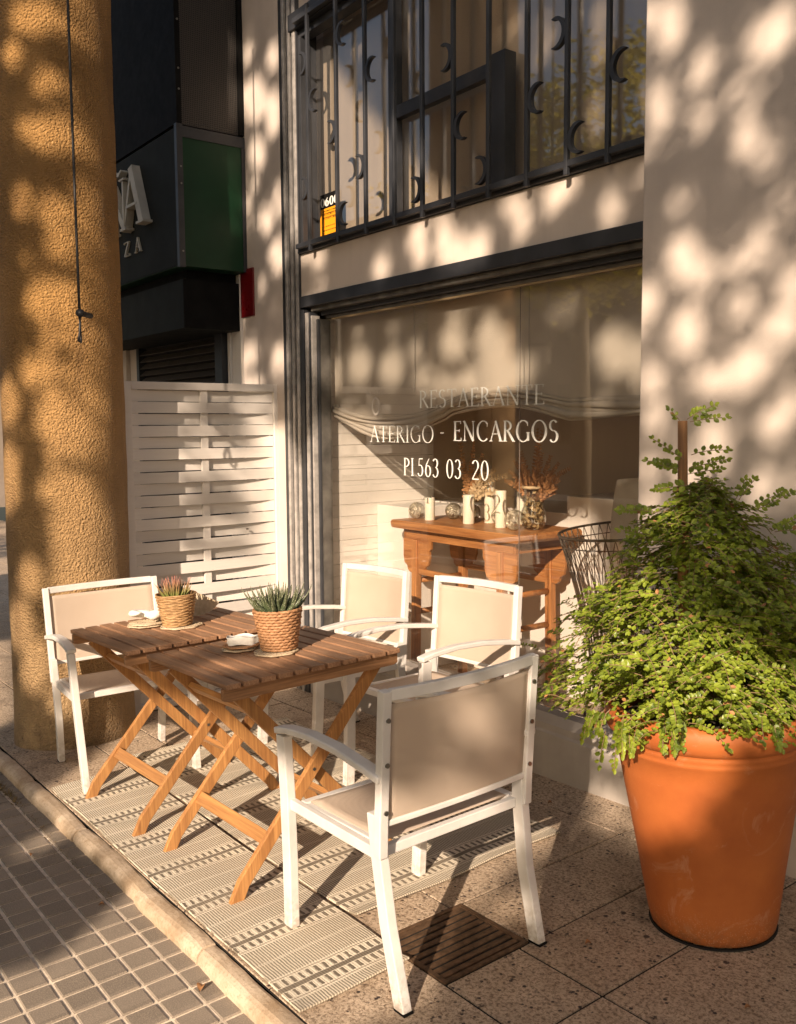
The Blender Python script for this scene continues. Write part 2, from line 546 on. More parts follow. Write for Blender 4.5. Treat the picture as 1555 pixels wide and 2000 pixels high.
def mat_rug(y_off):
    """striped flat-woven rug: bands across, repeating along x every 0.30 m"""
    t = NT('woven_rug'); co = t.coord(); s = t.n('SeparateXYZ'); t.set(s, 0, co)
    X = s.outputs[0]
    Y = t.math('ADD', s.outputs[1], t.math('MULTIPLY', t.math('SUBTRACT', t.noise(co, 26, 4), .5), .007))
    wob = t.math('MULTIPLY', t.math('SUBTRACT', t.noise(co, 9, 3), .5), .010)
    d = t.math('ABSOLUTE', t.math('SUBTRACT', t.math('MODULO', t.math('ADD', t.math('ADD', X, wob), 32.446), .302), .151))
    def band(a, b):
        return t.math('MULTIPLY', t.math('GREATER_THAN', d, a), t.math('LESS_THAN', d, b))
    nz = t.noise(co, 220, 3, .7)
    # ribs: fine lines along x, period .0085 in y
    rib = t.math('MULTIPLY_ADD', t.math('SINE', t.math('MULTIPLY', Y, 2 * PI / .0088)), .5, .5)
    rib = t.ramp(rib, [(.35, (0, 0, 0)), (.6, (1, 1, 1))])
    tooth = t.math('MULTIPLY_ADD', t.math('SINE', t.math('MULTIPLY', Y, 2 * PI / .026)), .5, .5)
    tooth = t.ramp(t.math('ADD', tooth, t.math('MULTIPLY', t.math('SUBTRACT', t.noise(co, 70, 3), .5), .7)), [(.56, (0, 0, 0)), (.74, (1, 1, 1))])
    cream = (.84, .76, .61); grey = (.20, .17, .13); mid = (.42, .35, .27)
    col = t.mix(t.math('MULTIPLY', rib, 1.0), (.28, .245, .185), (.78, .70, .56))     # ribbed default
    col = t.mix(band(.0, .010), col, grey)
    col = t.mix(band(.010, .052), col, cream)
    tm = t.math('MULTIPLY', band(.013, .046), tooth)
    col = t.mix(tm, col, grey)
    col = t.mix(band(.052, .0565), col, mid)
    col = t.mix(band(.0565, .064), col, cream)
    col = t.mix(band(.146, .149), col, cream)
    col = t.mix(t.math('MULTIPLY', t.ramp(nz, [(.4, (1, 1, 1)), (.65, (0, 0, 0))]), .3), col, (.16, .13, .10))
    fade = t.ramp(t.noise(co, 5, 6, .7), [(.42, (0, 0, 0)), (.7, (1, 1, 1))])
    col = t.mix(t.math('MULTIPLY', fade, .42), col, (.50, .41, .30))
    t.base(col, .92, 0, .15)
    h = t.math('ADD', t.math('MULTIPLY', rib, .6), t.math('MULTIPLY', nz, .5))
    h = t.math('SUBTRACT', h, tm)
    t.bump(h, .5, .003)
    return t.m
M['rug'] = mat_rug(0)


def mat_wicker(name, c0, c1, scale=1):
    t = NT(name); co = t.coord()
    f = t.noise(co, 60 * scale, 4, .6); g = t.noise(co, 9, 3)
    t.base(t.ramp(t.math('ADD', t.math('MULTIPLY', f, .6), t.math('MULTIPLY', g, .4)), [(.3, c0), (.7, c1)]), .6, 0, .35)
    t.bump(t.noise(co, 300, 3), .4, .002)
    return t.m
M['wick1'] = mat_wicker('straw_weave', (.24, .13, .055), (.56, .35, .17))
M['wick2'] = mat_wicker('seagrass_braid', (.26, .12, .055), (.56, .31, .16))
M['wick3'] = mat_wicker('pale_wicker', (.40, .30, .19), (.66, .54, .38))


def mat_grille_mesh():
    t = NT('perforated_black_panel'); co = t.coord()
    v = t.n('TexVoronoi', feature='F1'); v.inputs['Randomness'].default_value = .1; t.set(v, 'Vector', co); v.inputs['Scale'].default_value = 85
    m_ = t.ramp(v.outputs['Distance'], [(.25, (0, 0, 0)), (.4, (1, 1, 1))])
    t.base(t.mix(m_, (.004, .004, .004), (.055, .048, .042)), .45, .3)
    t.bump(m_, .6, .003)
    return t.m
M['mesh'] = mat_grille_mesh()


def mat_aloe(name, tip, body, spots):
    t = NT(name); co = t.coord(); s = t.n('SeparateXYZ'); t.set(s, 0, co)
    v = t.ramp(t.voro(co, 260, 'F1'), [(.22, (1, 1, 1)), (.34, (0, 0, 0))])
    k = t.math('SUBTRACT', t.math('MULTIPLY', s.outputs[2], 1 / .09), 1.3, clamp=True)
    col = t.mix(k, body, tip)
    col = t.mix(t.math('MULTIPLY', v, spots), col, (.60, .60, .45))
    t.base(col, .42, 0, .5)
    return t.m
M['aloe'] = mat_aloe('spotted_succulent', (.09, .10, .05), (.045, .085, .035), .75)
M['pinkleaf'] = mat_aloe('pink_tipped_succulent', (.48, .16, .13), (.14, .24, .05), .0)
HOLES=[(-0.24,4.05,0.092,0.044,1.94,1),(-0.13,3.86,0.068,0.03,1.76,1),(-0.28,3.83,0.089,0.04,1.83,1),(-0.33,4.14,0.064,0.03,1.74,1),(0.05,3.83,0.071,0.033,1.96,1),(0.11,3.83,0.072,0.03,1.85,1),(0.01,3.58,0.07,0.036,2.03,1),(-0.0,3.7,0.069,0.035,2.07,0.3),(0.08,3.46,0.07,0.036,1.96,0.25),(-0.13,3.72,0.057,0.03,1.84,0.25),(-0.2,3.5,0.039,0.03,2.03,0.2),(-0.18,3.31,0.085,0.051,2.03,1),(0.07,3.24,0.068,0.04,2.15,0.5),(-0.01,3.23,0.061,0.03,1.82,0.5),(-0.3,3.22,0.079,0.03,1.67,1),(-0.11,3.23,0.066,0.037,1.94,0.6),(0.01,3.09,0.062,0.039,2.2,0.8),(-0.17,3.08,0.089,0.054,1.93,1),(0.16,3.09,0.069,0.03,1.68,1),(0.11,2.99,0.065,0.041,2.12,1),(0.05,2.92,0.073,0.044,2.5,1),(-0.08,2.9,0.066,0.044,2.33,1),(0.02,2.87,0.059,0.039,2.13,1),(0.17,2.97,0.057,0.03,1.78,1),(-0.3,2.98,0.066,0.03,1.67,1),(-0.24,2.94,0.044,0.03,1.78,0.4),(-0.27,2.83,0.056,0.034,1.87,1),(-0.06,2.72,0.064,0.046,2.34,0.6),(-0.06,2.64,0.058,0.041,2.05,0.4),(-0.14,2.63,0.066,0.045,1.93,0.9),(0.12,2.71,0.058,0.037,1.93,0.9),(0.17,2.75,0.057,0.03,1.7,1),(0.09,2.52,0.055,0.038,1.97,0.4),(-0.29,2.67,0.052,0.031,1.79,0.4),(-0.28,2.53,0.081,0.03,1.62,0.7),(0.19,2.54,0.03,0.03,1.68,0.4),(0.13,3.33,0.045,0.03,1.84,0.2),(-0.32,3.72,0.037,0.03,1.8,0.3),(-2.89,5.66,0.071,0.038,2.17,1),(-2.63,5.49,0.086,0.047,2.11,1),(-2.83,5.38,0.174,0.095,2.31,1),(-2.64,5.2,0.132,0.069,1.8,1),(-2.81,5.08,0.111,0.064,2.29,1),(-2.84,4.93,0.054,0.031,1.98,0.4),(-2.92,4.84,0.066,0.031,1.71,0.5),(-2.74,4.69,0.104,0.061,2.38,0.9),(-2.6,4.72,0.091,0.051,1.85,0.8),(-2.62,4.44,0.107,0.07,2.15,1),(-2.77,4.34,0.057,0.03,1.73,0.2),(-2.91,4.0,0.082,0.059,2.21,0.5),(-2.71,4.03,0.056,0.03,1.62,0.2),(-2.62,3.86,0.101,0.073,2.21,0.7),(-3.01,4.02,0.099,0.044,1.62,0.5),(-2.93,3.84,0.153,0.043,2.8,0.8),(-1.47,4.01,0.116,0.055,1.73,1),(-1.3,3.91,0.105,0.057,1.83,1),(-1.22,3.84,0.109,0.068,2.23,1),(-1.11,3.82,0.094,0.056,1.97,1),(-0.93,3.91,0.07,0.036,2.41,1),(-0.88,3.82,0.076,0.039,1.83,1),(-0.72,3.84,0.076,0.043,2.29,1),(-0.47,3.68,0.067,0.03,1.79,1),(-1.74,4.0,0.074,0.047,2.23,1),(-2.25,4.27,0.081,0.03,2.64,1),(-2.2,4.11,0.057,0.035,2.36,0.35),(-0.66,3.85,0.05,0.03,2.05,1),(-1.34,4.03,0.055,0.03,1.92,1),(-2.32,5.21,0.159,0.076,1.77,1),(-2.37,4.78,0.134,0.053,1.66,0.4),(-2.35,4.4,0.117,0.07,1.87,0.7),(-2.33,3.95,0.159,0.058,1.61,0.4),(-0.57,4.18,0.088,0.03,1.61,0.5),(-2.02,3.74,0.115,0.079,2.41,1),(-1.76,3.64,0.109,0.076,2.03,1),(-1.33,3.61,0.101,0.066,2.39,1),(-1.31,3.72,0.071,0.03,2.69,1),(-1.09,3.52,0.129,0.088,2.21,1),(-1.12,3.38,0.166,0.075,2.73,1),(-0.95,3.36,0.103,0.061,2.58,1),(-2.24,3.75,0.095,0.064,1.89,0.8),(-2.02,3.9,0.064,0.042,2.34,0.25),(-1.73,3.82,0.068,0.036,2.59,0.3),(-1.59,3.67,0.051,0.034,2.04,0.5),(-0.47,3.28,0.111,0.074,2.1,1),(-0.37,3.21,0.094,0.039,1.69,1),(-1.38,3.44,0.152,0.041,2.8,0.8),(-1.51,3.52,0.1,0.068,2.43,0.3),(-0.71,3.52,0.069,0.039,2.49,0.15),(-0.54,3.07,0.058,0.04,2.04,0.4),(-0.55,4.48,0.121,0.03,1.6,0.6),(-0.83,4.6,0.111,0.03,1.61,0.2),(-2.01,5.4,0.139,0.03,1.59,0.25),(-1.66,5.14,0.108,0.03,1.6,0.2),(-0.99,4.76,0.114,0.03,1.6,0.2),(-3.18,4.68,0.113,0.07,-2.63,1),(-3.29,4.52,0.062,0.046,1.51,1),(-3.13,4.42,0.083,0.047,0.93,1),(-3.19,4.21,0.083,0.055,-2.69,1),(-3.11,4.22,0.115,0.056,0.91,1),(-3.27,3.9,0.072,0.048,1.45,0.8),(-3.13,3.87,0.089,0.051,1.17,1),(-3.11,3.75,0.097,0.047,1.3,1),(-3.03,3.92,0.114,0.03,1.54,0.8),(-3.26,3.64,0.035,0.03,1.39,0.3),(-3.15,3.5,0.125,0.078,-2.47,1),(-3.08,3.46,0.083,0.035,1.26,1),(-3.25,3.16,0.072,0.055,1.31,1),(-3.05,3.26,0.094,0.03,1.3,1),(-3.16,2.97,0.113,0.081,1.04,1),(-3.1,2.9,0.113,0.064,0.89,1),(-3.04,3.08,0.105,0.03,1.45,1),(-3.44,3.03,0.116,0.104,2.1,1),(-3.45,2.68,0.165,0.101,1.49,1),(-3.17,2.64,0.074,0.055,-2.38,1),(-3.11,2.48,0.117,0.076,0.9,1),(-3.05,2.65,0.107,0.031,1.4,1),(-3.32,2.23,0.099,0.09,0.85,1),(-3.42,2.01,0.125,0.116,-2.67,1),(-3.31,1.82,0.14,0.09,1.41,1),(-3.05,2.34,0.086,0.035,1.31,1),(-3.05,1.8,0.124,0.037,1.48,1),(-3.16,1.67,0.085,0.067,0.86,1),(-3.03,4.81,0.095,0.03,1.52,0.8),(-3.04,4.27,0.093,0.03,1.53,0.9),(-3.02,3.67,0.121,0.03,1.56,0.3),(-0.4,1.46,0.078,0.053,3.13,0.9),(-0.46,1.54,0.093,0.049,-3.09,0.6),(-0.82,0.88,0.154,0.03,-3.03,0.5),(-0.63,1.14,0.121,0.034,-3.04,0.35),(-3.05,3.39,0.121,0.044,-2.4,0.5),(-2.75,3.57,0.095,0.047,1.11,0.5),(-3.11,3.15,0.11,0.051,1.27,0.4),(-2.9,3.19,0.157,0.077,0.84,0.5),(-3.04,2.89,0.12,0.057,-2.38,0.4),(-2.75,3.2,0.174,0.073,1.39,0.6),(-3.12,2.64,0.109,0.053,1.3,0.8),(-2.85,2.83,0.121,0.041,-2.56,0.5),(-2.93,3.31,0.08,0.03,-2.46,0.4),(-3.17,3.03,0.52,0.03,1.55,0.7),(-2.89,3.58,0.102,0.03,-2.51,0.5),(-2.16,2.97,0.157,0.104,1.71,0.4),(-0.64,1.63,0.075,0.049,1.21,0.5),(-0.69,1.46,0.053,0.03,-2.81,0.4),(-0.56,1.75,0.073,0.03,1.53,0.25),(-0.17,2.26,0.059,0.04,2.66,0.9),(-0.19,2.32,0.03,0.03,2.72,0.5),(-0.04,2.16,0.03,0.03,2.41,0.3),(-1.45,1.83,0.109,0.03,-3.11,1),(-1.61,1.76,0.159,0.03,-3.05,0.8),(-1.98,1.82,0.159,0.03,-3.06,0.5),(-1.3,1.92,0.052,0.03,-3.12,0.4),(-3.08,5.03,0.114,0.043,1.05,0.35),(-3.02,4.94,0.115,0.044,1.04,0.3),(-3.02,4.71,0.097,0.039,1.2,0.25),(-3.05,5.63,0.145,0.052,1.14,0.5),(-2.99,5.41,0.142,0.037,1.44,0.6),(-3.12,5.37,0.109,0.03,1.45,0.5)]  # small openings shaped into the tree crowns to lay the sun spots
POLYS=[[(-2.46,5.61),(-2.27,5.44),(-2.02,5.09),(-1.7,4.67),(-1.32,4.24),(-1.52,4.25),(-2.03,4.36),(-2.49,4.45)],[(-2.86,1.22),(-2.04,1.03),(-1.46,0.9),(-1.01,0.82),(-0.91,0.79),(-0.73,0.89),(-0.76,1.07),(-0.69,1.24),(-0.55,1.34),(-0.61,1.45),(-0.97,1.37),(-1.27,1.47),(-1.64,1.59),(-2.17,1.69),(-2.64,1.75),(-2.94,1.63),(-3.05,1.61),(-2.92,1.36)],[(-1.96,0.76),(-1.92,0.8),(-1.94,0.94),(-1.99,1.05),(-1.73,0.99),(-0.9,0.78),(-0.74,0.64),(-1.6,0.49),(-2.16,0.68)],[(-2.64,1.03),(-2.64,1.09),(-2.59,1.16),(-2.47,1.08),(-2.53,1.01)],[(-2.47,1.14),(-2.21,1.08),(-2.27,1.07),(-2.63,1.16)],[(-5.93,2.18),(-5.59,2.3),(-3.87,1.59),(-3.81,1.48),(-3.92,1.43)],[(-3.19,2.53),(-2.64,2.81),(-2.65,2.04),(-3.2,1.63)],[(-2.77,3.54),(-2.56,3.49),(-2.44,3.23),(-2.24,3.53),(-1.97,3.48),(-1.62,3.23),(-1.31,3.15),(-0.95,3.05),(-0.69,2.96),(-0.6,2.64),(-0.54,2.44),(-0.65,1.99),(-1.25,1.86),(-2.69,1.93),(-2.75,2.79)],[(-3.18,2.19),(-2.85,2.43),(-2.84,2.23),(-3.16,2.07)],[(-3.17,2.01),(-2.86,2.17),(-2.86,2.03),(-3.16,1.86)],[(-0.51,1.98),(-0.4,2.12),(-0.24,2.14),(-0.18,2.07),(-0.12,1.96),(0.02,1.92),(0.22,1.84),(0.21,1.71),(0.03,1.66),(0.0,1.54),(-0.11,1.41),(-0.3,1.36),(-0.33,1.64),(-0.52,1.71)]]  # larger areas kept clear of leaves so the sun falls there

# =================================================================== SETTING (ground frame)
# base ground far around
MB().add([(-60, -60, -.10), (40, -60, -.10), (40, 1.1, -.10), (-60, 1.1, -.10)], [(0, 1, 2, 3)]).build('ground', M['gap'], ground=True)
tag(bpy.data.objects['ground'], kind='structure')
# street pavement: small square tiles proud of pale grout
PT = .1003
x0t = -2.767 + PT * 40; y0t = .926
b = MB(); b.add([(-14, -3.2, -.0475), (2, -3.2, -.0475), (2, 1.12, -.0475), (-14, 1.12, -.0475)], [(0, 1, 2, 3)])
tag(b.build('street_joints', M['grout'], ground=True), kind='structure')
b = MB(); g = .0047
for i in range(-4, 110):
    for j in range(-22, 3):
        xa = x0t - i * PT; ya = y0t + (j - 1) * PT
        if ya < -1.3 or xa < -9: continue
        dz = rnd.uniform(-.0006, .0009); tx = rnd.uniform(-.0007, .0007)
        zt = -.0425 + dz
        xs = (xa - PT + g, xa - g); ys = (ya + g, min(ya + PT - g, 1.105))
        if ys[1] <= ys[0]: continue
        c = .0035
        v = [(xs[0], ys[0], -.049), (xs[1], ys[0], -.049), (xs[1], ys[1], -.049), (xs[0], ys[1], -.049),
             (xs[0] + c, ys[0] + c, zt + tx), (xs[1] - c, ys[0] + c, zt - tx), (xs[1] - c, ys[1] - c, zt), (xs[0] + c, ys[1] - c, zt)]
        b.add(v, [(4, 5, 6, 7), (0, 1, 5, 4), (1, 2, 6, 5), (2, 3, 7, 6), (3, 0, 4, 7)])
tag(b.build('street_pavement', M['street'], ground=True), kind='structure')
b = MB(); b.add([(-60, -30, -.06), (30, -30, -.06), (30, -3.2, -.06), (-60, -3.2, -.06)], [(0, 1, 2, 3)])
tag(b.build('road', simple('asphalt', (.06, .055, .05), .85, 0, .2, 6, .5, 120), ground=True), kind='structure')
# kerb: rounded stones with joints
b = MB()
prof = [(1.094, -.07), (1.092, -.040), (1.093, -.028), (1.097, -.016), (1.106, -.006), (1.119, .0005), (1.134, .002), (1.150, .0012), (1.1595, -.0015), (1.1610, -.005), (1.161, -.07)]
xk = 1.5; lens = [.95, .62, .55, .80, .43, .62, .50, .66, .72, .6, .8, .7, .9, .9, .9, .9]
for k, L_ in enumerate(lens):
    n = 10; vs = []
    dy = rnd.uniform(-.004, .004); dz = rnd.uniform(-.003, .002)
    for i in range(n + 1):
        x = xk - (L_ - .006) * i / n
        sh = .004 if i in (0, n) else 0
        for (y, z) in prof:
            w_ = math.sin(x * 9 + y * 5) * .002 + rnd.uniform(-.0012, .0012)
            vs.append((x, y + dy + (sh if y < 1.11 else 0) + w_, z + dz - (sh if z > -.02 else 0) + w_ * .6))
    m_ = len(prof); fs = []
    for i in range(n):
        for j in range(m_ - 1):
            a = i * m_ + j; fs.append((a, a + 1, a + m_ + 1, a + m_))
    fs += [tuple(range(m_)), tuple(range(n * m_, n * m_ + m_))]
    b.add(vs, fs); xk -= L_
tag(b.build('kerb', M['kerb'], ground=True, smooth=False), kind='structure')
# dark joint bed + big paving slabs on the terrace
MB().add([(-40, 1.160, -.0045), (6, 1.160, -.0045), (6, 6.0, -.006), (-40, 6.0, -.006)], [(0, 1, 2, 3)]).build('joint_bed', M['gap'], ground=True)
tag(bpy.data.objects['joint_bed'], kind='structure')
b = MB(); gp_ = .0036
def slab(xa, xb, ya, yb):
    z = rnd.uniform(-.0008, .0008); c = .0015
    xa += gp_; xb -= gp_; ya += gp_; yb -= gp_
    v = [(xa, ya, -.006), (xb, ya, -.006), (xb, yb, -.006), (xa, yb, -.006),
         (xa + c, ya + c, z), (xb - c, ya + c, z), (xb - c, yb - c, z), (xa + c, yb - c, z)]
    b.add(v, [(4, 5, 6, 7), (0, 1, 5, 4), (1, 2, 6, 5), (2, 3, 7, 6), (3, 0, 4, 7)])
rows = [(1.162, 1.54, -1.53, .62), (1.54, 1.82, -1.53, .62), (1.82, 2.64, -1.53, .62), (2.64, 3.46, -1.53, .62)]
for (ya, yb, xr, st) in rows:
    for k in range(-4, 30):
        xb_ = xr - k * st; xa_ = xb_ - st
        if ya == 1.54 and abs(xa_ + 2.15) < .02:
            slab(-1.842, xb_, ya, yb); continue           # the grate takes the other half
        if ya == 1.82 and abs(xa_ + 2.15) < .02:
            slab(-1.842, xb_, ya, yb); slab(xa_, -1.842, 1.865, yb); continue
        slab(xa_, xb_, ya, yb)
for (ya, yb) in ((3.46, 6.0),):
    for k in range(-4, 30):
        slab(-1.53 - (k + 1) * 1.24, -1.53 - k * 1.24, ya, yb)
tag(b.build('terrace_paving', M['terrace'], ground=True), kind='structure')

# drain grate
gr = empty_ground('drain_grate', -1.997, 1.70, 0, 'brown slotted drain grate set flush in the terrace paving', 'drain grate')
gm = simple('rusty_iron', (.16, .095, .055), .6, .5, .35, 30, .6, 120)
b = MB(); hx, hy = .152, .161
b.box(-hx, hx, -hy, -hy + .016, -.004, .003).box(-hx, hx, hy - .016, hy, -.004, .003)
b.box(-hx, -hx + .014, -hy + .016, hy - .016, -.004, .003).box(hx - .014, hx, -hy + .016, hy - .016, -.004, .003)
b.build('frame', gm, gr, bevel=.001)
for k in range(9):
    x = -hx + .028 + k * .0305
    bb = MB(); bb.box(x - .0095, x + .0095, -hy + .018, hy - .018, -.004, .0015); bb.build('bar', gm, gr, bevel=.0015)
MB().box(-hx + .01, hx - .01, -hy + .01, hy - .01, -.0055, -.0045).build('sump', M['dark_inside'], gr)

# rugs
def rug(xa, xb, ya, yb, label, z=.006):
    b = MB(); n = 60; m_ = 14; vs = []
    for i in range(n + 1):
        for j in range(m_ + 1):
            x = xa + (xb - xa) * i / n; y = ya + (yb - ya) * j / m_
            e = math.sin(x * 7 + y * 3) * .0016 + math.sin(y * 17 - x * 4) * .0012 + .006 * math.exp(-((x - xa - .25 - .3 * y) / .05) ** 2) + .009 * max(0, (xa + .10 - x) / .10) ** 2 + (.008 * max(0, (x - xb + .07) / .07) ** 2 * (1 + math.sin(y * 9)) * .5)
            ye = math.sin(x * 5.0 + ya) * .004 + math.sin(x * 13.0) * .0015
            vs.append((x + (math.sin(y * 8) * .003 if i in (0, n) else 0), y + ye, z + e + .0015))
    fs = [(i * (m_ + 1) + j, (i + 1) * (m_ + 1) + j, (i + 1) * (m_ + 1) + j + 1, i * (m_ + 1) + j + 1) for i in range(n) for j in range(m_)]
    b.add(vs, fs)
    o = b.build('rug', M['rug'], ground=True)
    s_ = o.modifiers.new('thick', 'SOLIDIFY'); s_.thickness = .0055; s_.offset = -1
    return tag(o, label, 'rug', 'striped flat rugs under the tables')
rug(-4.13, -1.985, 1.168, 1.532, 'narrow striped beige rug strip lying along the kerb')
rug(-4.30, -2.29, 1.550, 2.470, 'wide striped beige rug between the window and the kerbside strip')

# =================================================================== BUILDING (world frame)
O = (-3.5, 2.9, 0)
bld = empty_at('restaurant_building', O, 'cream plastered restaurant front with barred upper window and large shop window', 'building')
def part(name, mb, mat, parent=bld, **k):
    return mb.build(name, mat, parent, origin=O, **k)
yT = 3.6
# right wall, pier, sill and bands
part('right_wall', MB().box(-2.205, 5.0, 2.78, 3.6, -.4, 7.5), M['wall'], bevel=.006)
part('pier', MB().box(-5.45, -4.938, 2.862, 3.4, -.5, 7.5), M['wall'], bevel=.006)
part('wall_above_window', MB().box(-4.80, -2.205, 2.885, 3.25, 3.83, 7.5), M['wall'])
part('sign_band', MB().box(-4.737, -2.207, 2.872, 3.25, 2.237, 2.480), M['sign_band'], bevel=.002)
# sill with bevelled top
b = MB(); b.prism([(2.862, -.45), (2.862, .150), (2.872, .160), (2.872, .190), (2.905, .224), (3.00, .224), (3.00, -.45)], 'x', -4.57, -2.207)
part('sill', b, M['sill'], bevel=.002)
# grooved metal jamb left of the windows: a row of vertical profiles
fr = part('window_frame', MB().box(-4.936, -4.712, 2.915, 2.985, -.3, 4.6), M['frame'])
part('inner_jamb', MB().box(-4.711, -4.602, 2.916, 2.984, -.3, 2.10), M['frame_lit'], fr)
xs_ = [(-4.936, -4.905, 2.862, 'frame'), (-4.897, -4.872, 2.858, 'rib'), (-4.862, -4.848, 2.870, 'frame'), (-4.840, -4.814, 2.862, 'rib'),
       (-4.806, -4.790, 2.870, 'frame'), (-4.782, -4.753, 2.860, 'rib'), (-4.745, -4.737, 2.862, 'frame')]
b1 = MB(); b2 = MB()
for (a, c, y, m_) in xs_:
    (b1 if m_ == 'frame' else b2).box(a, c, y, 2.925, -.28, 4.55)
b1.box(-4.735, -4.700, 2.862, 2.925, -.25, 2.16); b2.box(-4.692, -4.664, 2.866, 2.925, -.2, 2.14)
b1.box(-4.660, -4.645, 2.872, 2.925, -.2, 2.14); b2.box(-4.638, -4.624, 2.872, 2.925, -.2, 2.12); b1.box(-4.622, -4.603, 2.900, 2.9155, .0, 2.10)
part('jamb_profile', b1, M['frame'], fr, bevel=.002) if False else None
def sub(name, mb, mat, parent, **k):
    return mb.build(name, mat, parent, origin=O, **k)
sub('jamb_profile', b1, M['frame'], fr, bevel=.002)
sub('guide_rail', b2, M['rib'], fr, bevel=.002)
# header of shop window
b = MB()
b.box(-4.737, -2.207, 2.858, 2.92, 2.172, 2.236)
sub('header', b, M['frame'], fr, bevel=.003)
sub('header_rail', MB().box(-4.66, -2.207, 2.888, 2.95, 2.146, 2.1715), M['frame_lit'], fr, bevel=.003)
sub('header_rail', MB().box(-4.62, -2.207, 2.930, 2.985, 2.122, 2.1455), M['frame'], fr, bevel=.003)
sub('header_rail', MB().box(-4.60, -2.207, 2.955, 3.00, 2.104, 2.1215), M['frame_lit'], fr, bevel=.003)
b = MB(); b.box(-4.55, -2.207, 2.958, 2.966, 2.094, 2.1035); sub('trim_strip', b, simple('brass_trim', (.38, .28, .16), .45, .3), fr)
# upper window outer frame
b = MB()
b.box(-4.737, -2.207, 2.850, 2.93, 2.482, 2.535)
b.box(-4.80, -2.207, 2.846, 2.93, 3.735, 3.828)
b.box(-4.74, -2.207, 2.880, 2.95, 3.690, 3.734)
b.box(-4.736, -4.708, 2.872, 2.94, 2.536, 3.689)
sub('upper_window_frame', b, M['frame'], fr, bevel=.003)
# opening sash
b = MB()
b.box(-3.955, -3.885, 2.935, 2.975, 2.536, 3.689)
b.box(-3.884, -3.13, 2.930, 2.970, 3.035, 3.100)
b.box(-3.150, -3.060, 2.905, 2.975, 2.536, 3.115)
sub('sash', b, M['frame'], fr, bevel=.003)
# glass panes
gl = part('shop_window_pane', MB().box(-4.64, -2.207, 2.968, 2.974, .2245, 2.0985), M['glass'])
gu = part('upper_window_pane', MB().box(-4.707, -2.207, 2.976, 2.982, 2.5355, 3.6895), M['glass'])
part('pane_joint', MB().box(-3.019, -3.016, 2.965, 2.967, .226, 2.093), simple('joint_silicone', (.16, .13, .11), .4))

# security grille
gri = part('window_grille', MB().box(-4.70, -2.207, 2.815, 2.849, 2.500, 2.526).box(-4.70, -2.207, 2.815, 2.845, 3.742, 3.770), M['frame'], bevel=.002)
barx = [-4.546, -4.262, -3.997, -3.752, -3.531, -3.305, -3.070, -2.836, -2.614, -2.405]
for x in barx:
    sub('grille_bar', MB().box(x - .0095, x + .0095, 2.810, 2.830, 2.468, 3.80), M['frame'], gri, bevel=.003)
cres = [(-4.2, 3.53, 1), (-3.95, 3.27, 1), (-4.47, 3.27, 1), (-4.365, 3.06, -1), (-4.10, 2.82, -1), (-4.21, 2.61, 1), (-4.63, 2.82, -1), (-3.625, 2.61, -1),
        (-3.395, 3.15, -1), (-3.25, 2.82, 1), (-3.165, 2.60, -1), (-2.70, 3.03, -1), (-2.785, 2.81, 1), (-2.565, 2.60, 1), (-2.355, 2.81, 1), (-4.62, 3.50, -1)]
for (x, z, s) in cres:
    bx = min(barx, key=lambda q: abs(q + s * .055 - x))
    R = .055; cx_ = bx + s * (.0105 + R * .93); n = 18; vs = []; fs = []
    for i in range(n + 1):
        a = PI + math.radians(-112 + 224 * i / n)
        wd = .003 + .017 * math.sin(PI * i / n) ** .8
        for r_ in (R, R - wd):
            for y in (2.812, 2.832):
                vs.append((cx_ + s * r_ * math.cos(a), y, z + r_ * 1.12 * math.sin(a)))
    for i in range(n):
        q = i * 4
        for a_, c_ in ((0, 1), (1, 3), (3, 2), (2, 0)):
            fs.append((q + a_, q + c_, q + 4 + c_, q + 4 + a_))
    fs += [(0, 1, 3, 2), (4 * n, 4 * n + 2, 4 * n + 3, 4 * n + 1)]
    sub('crescent', MB().add(vs, fs), M['frame'], gri)

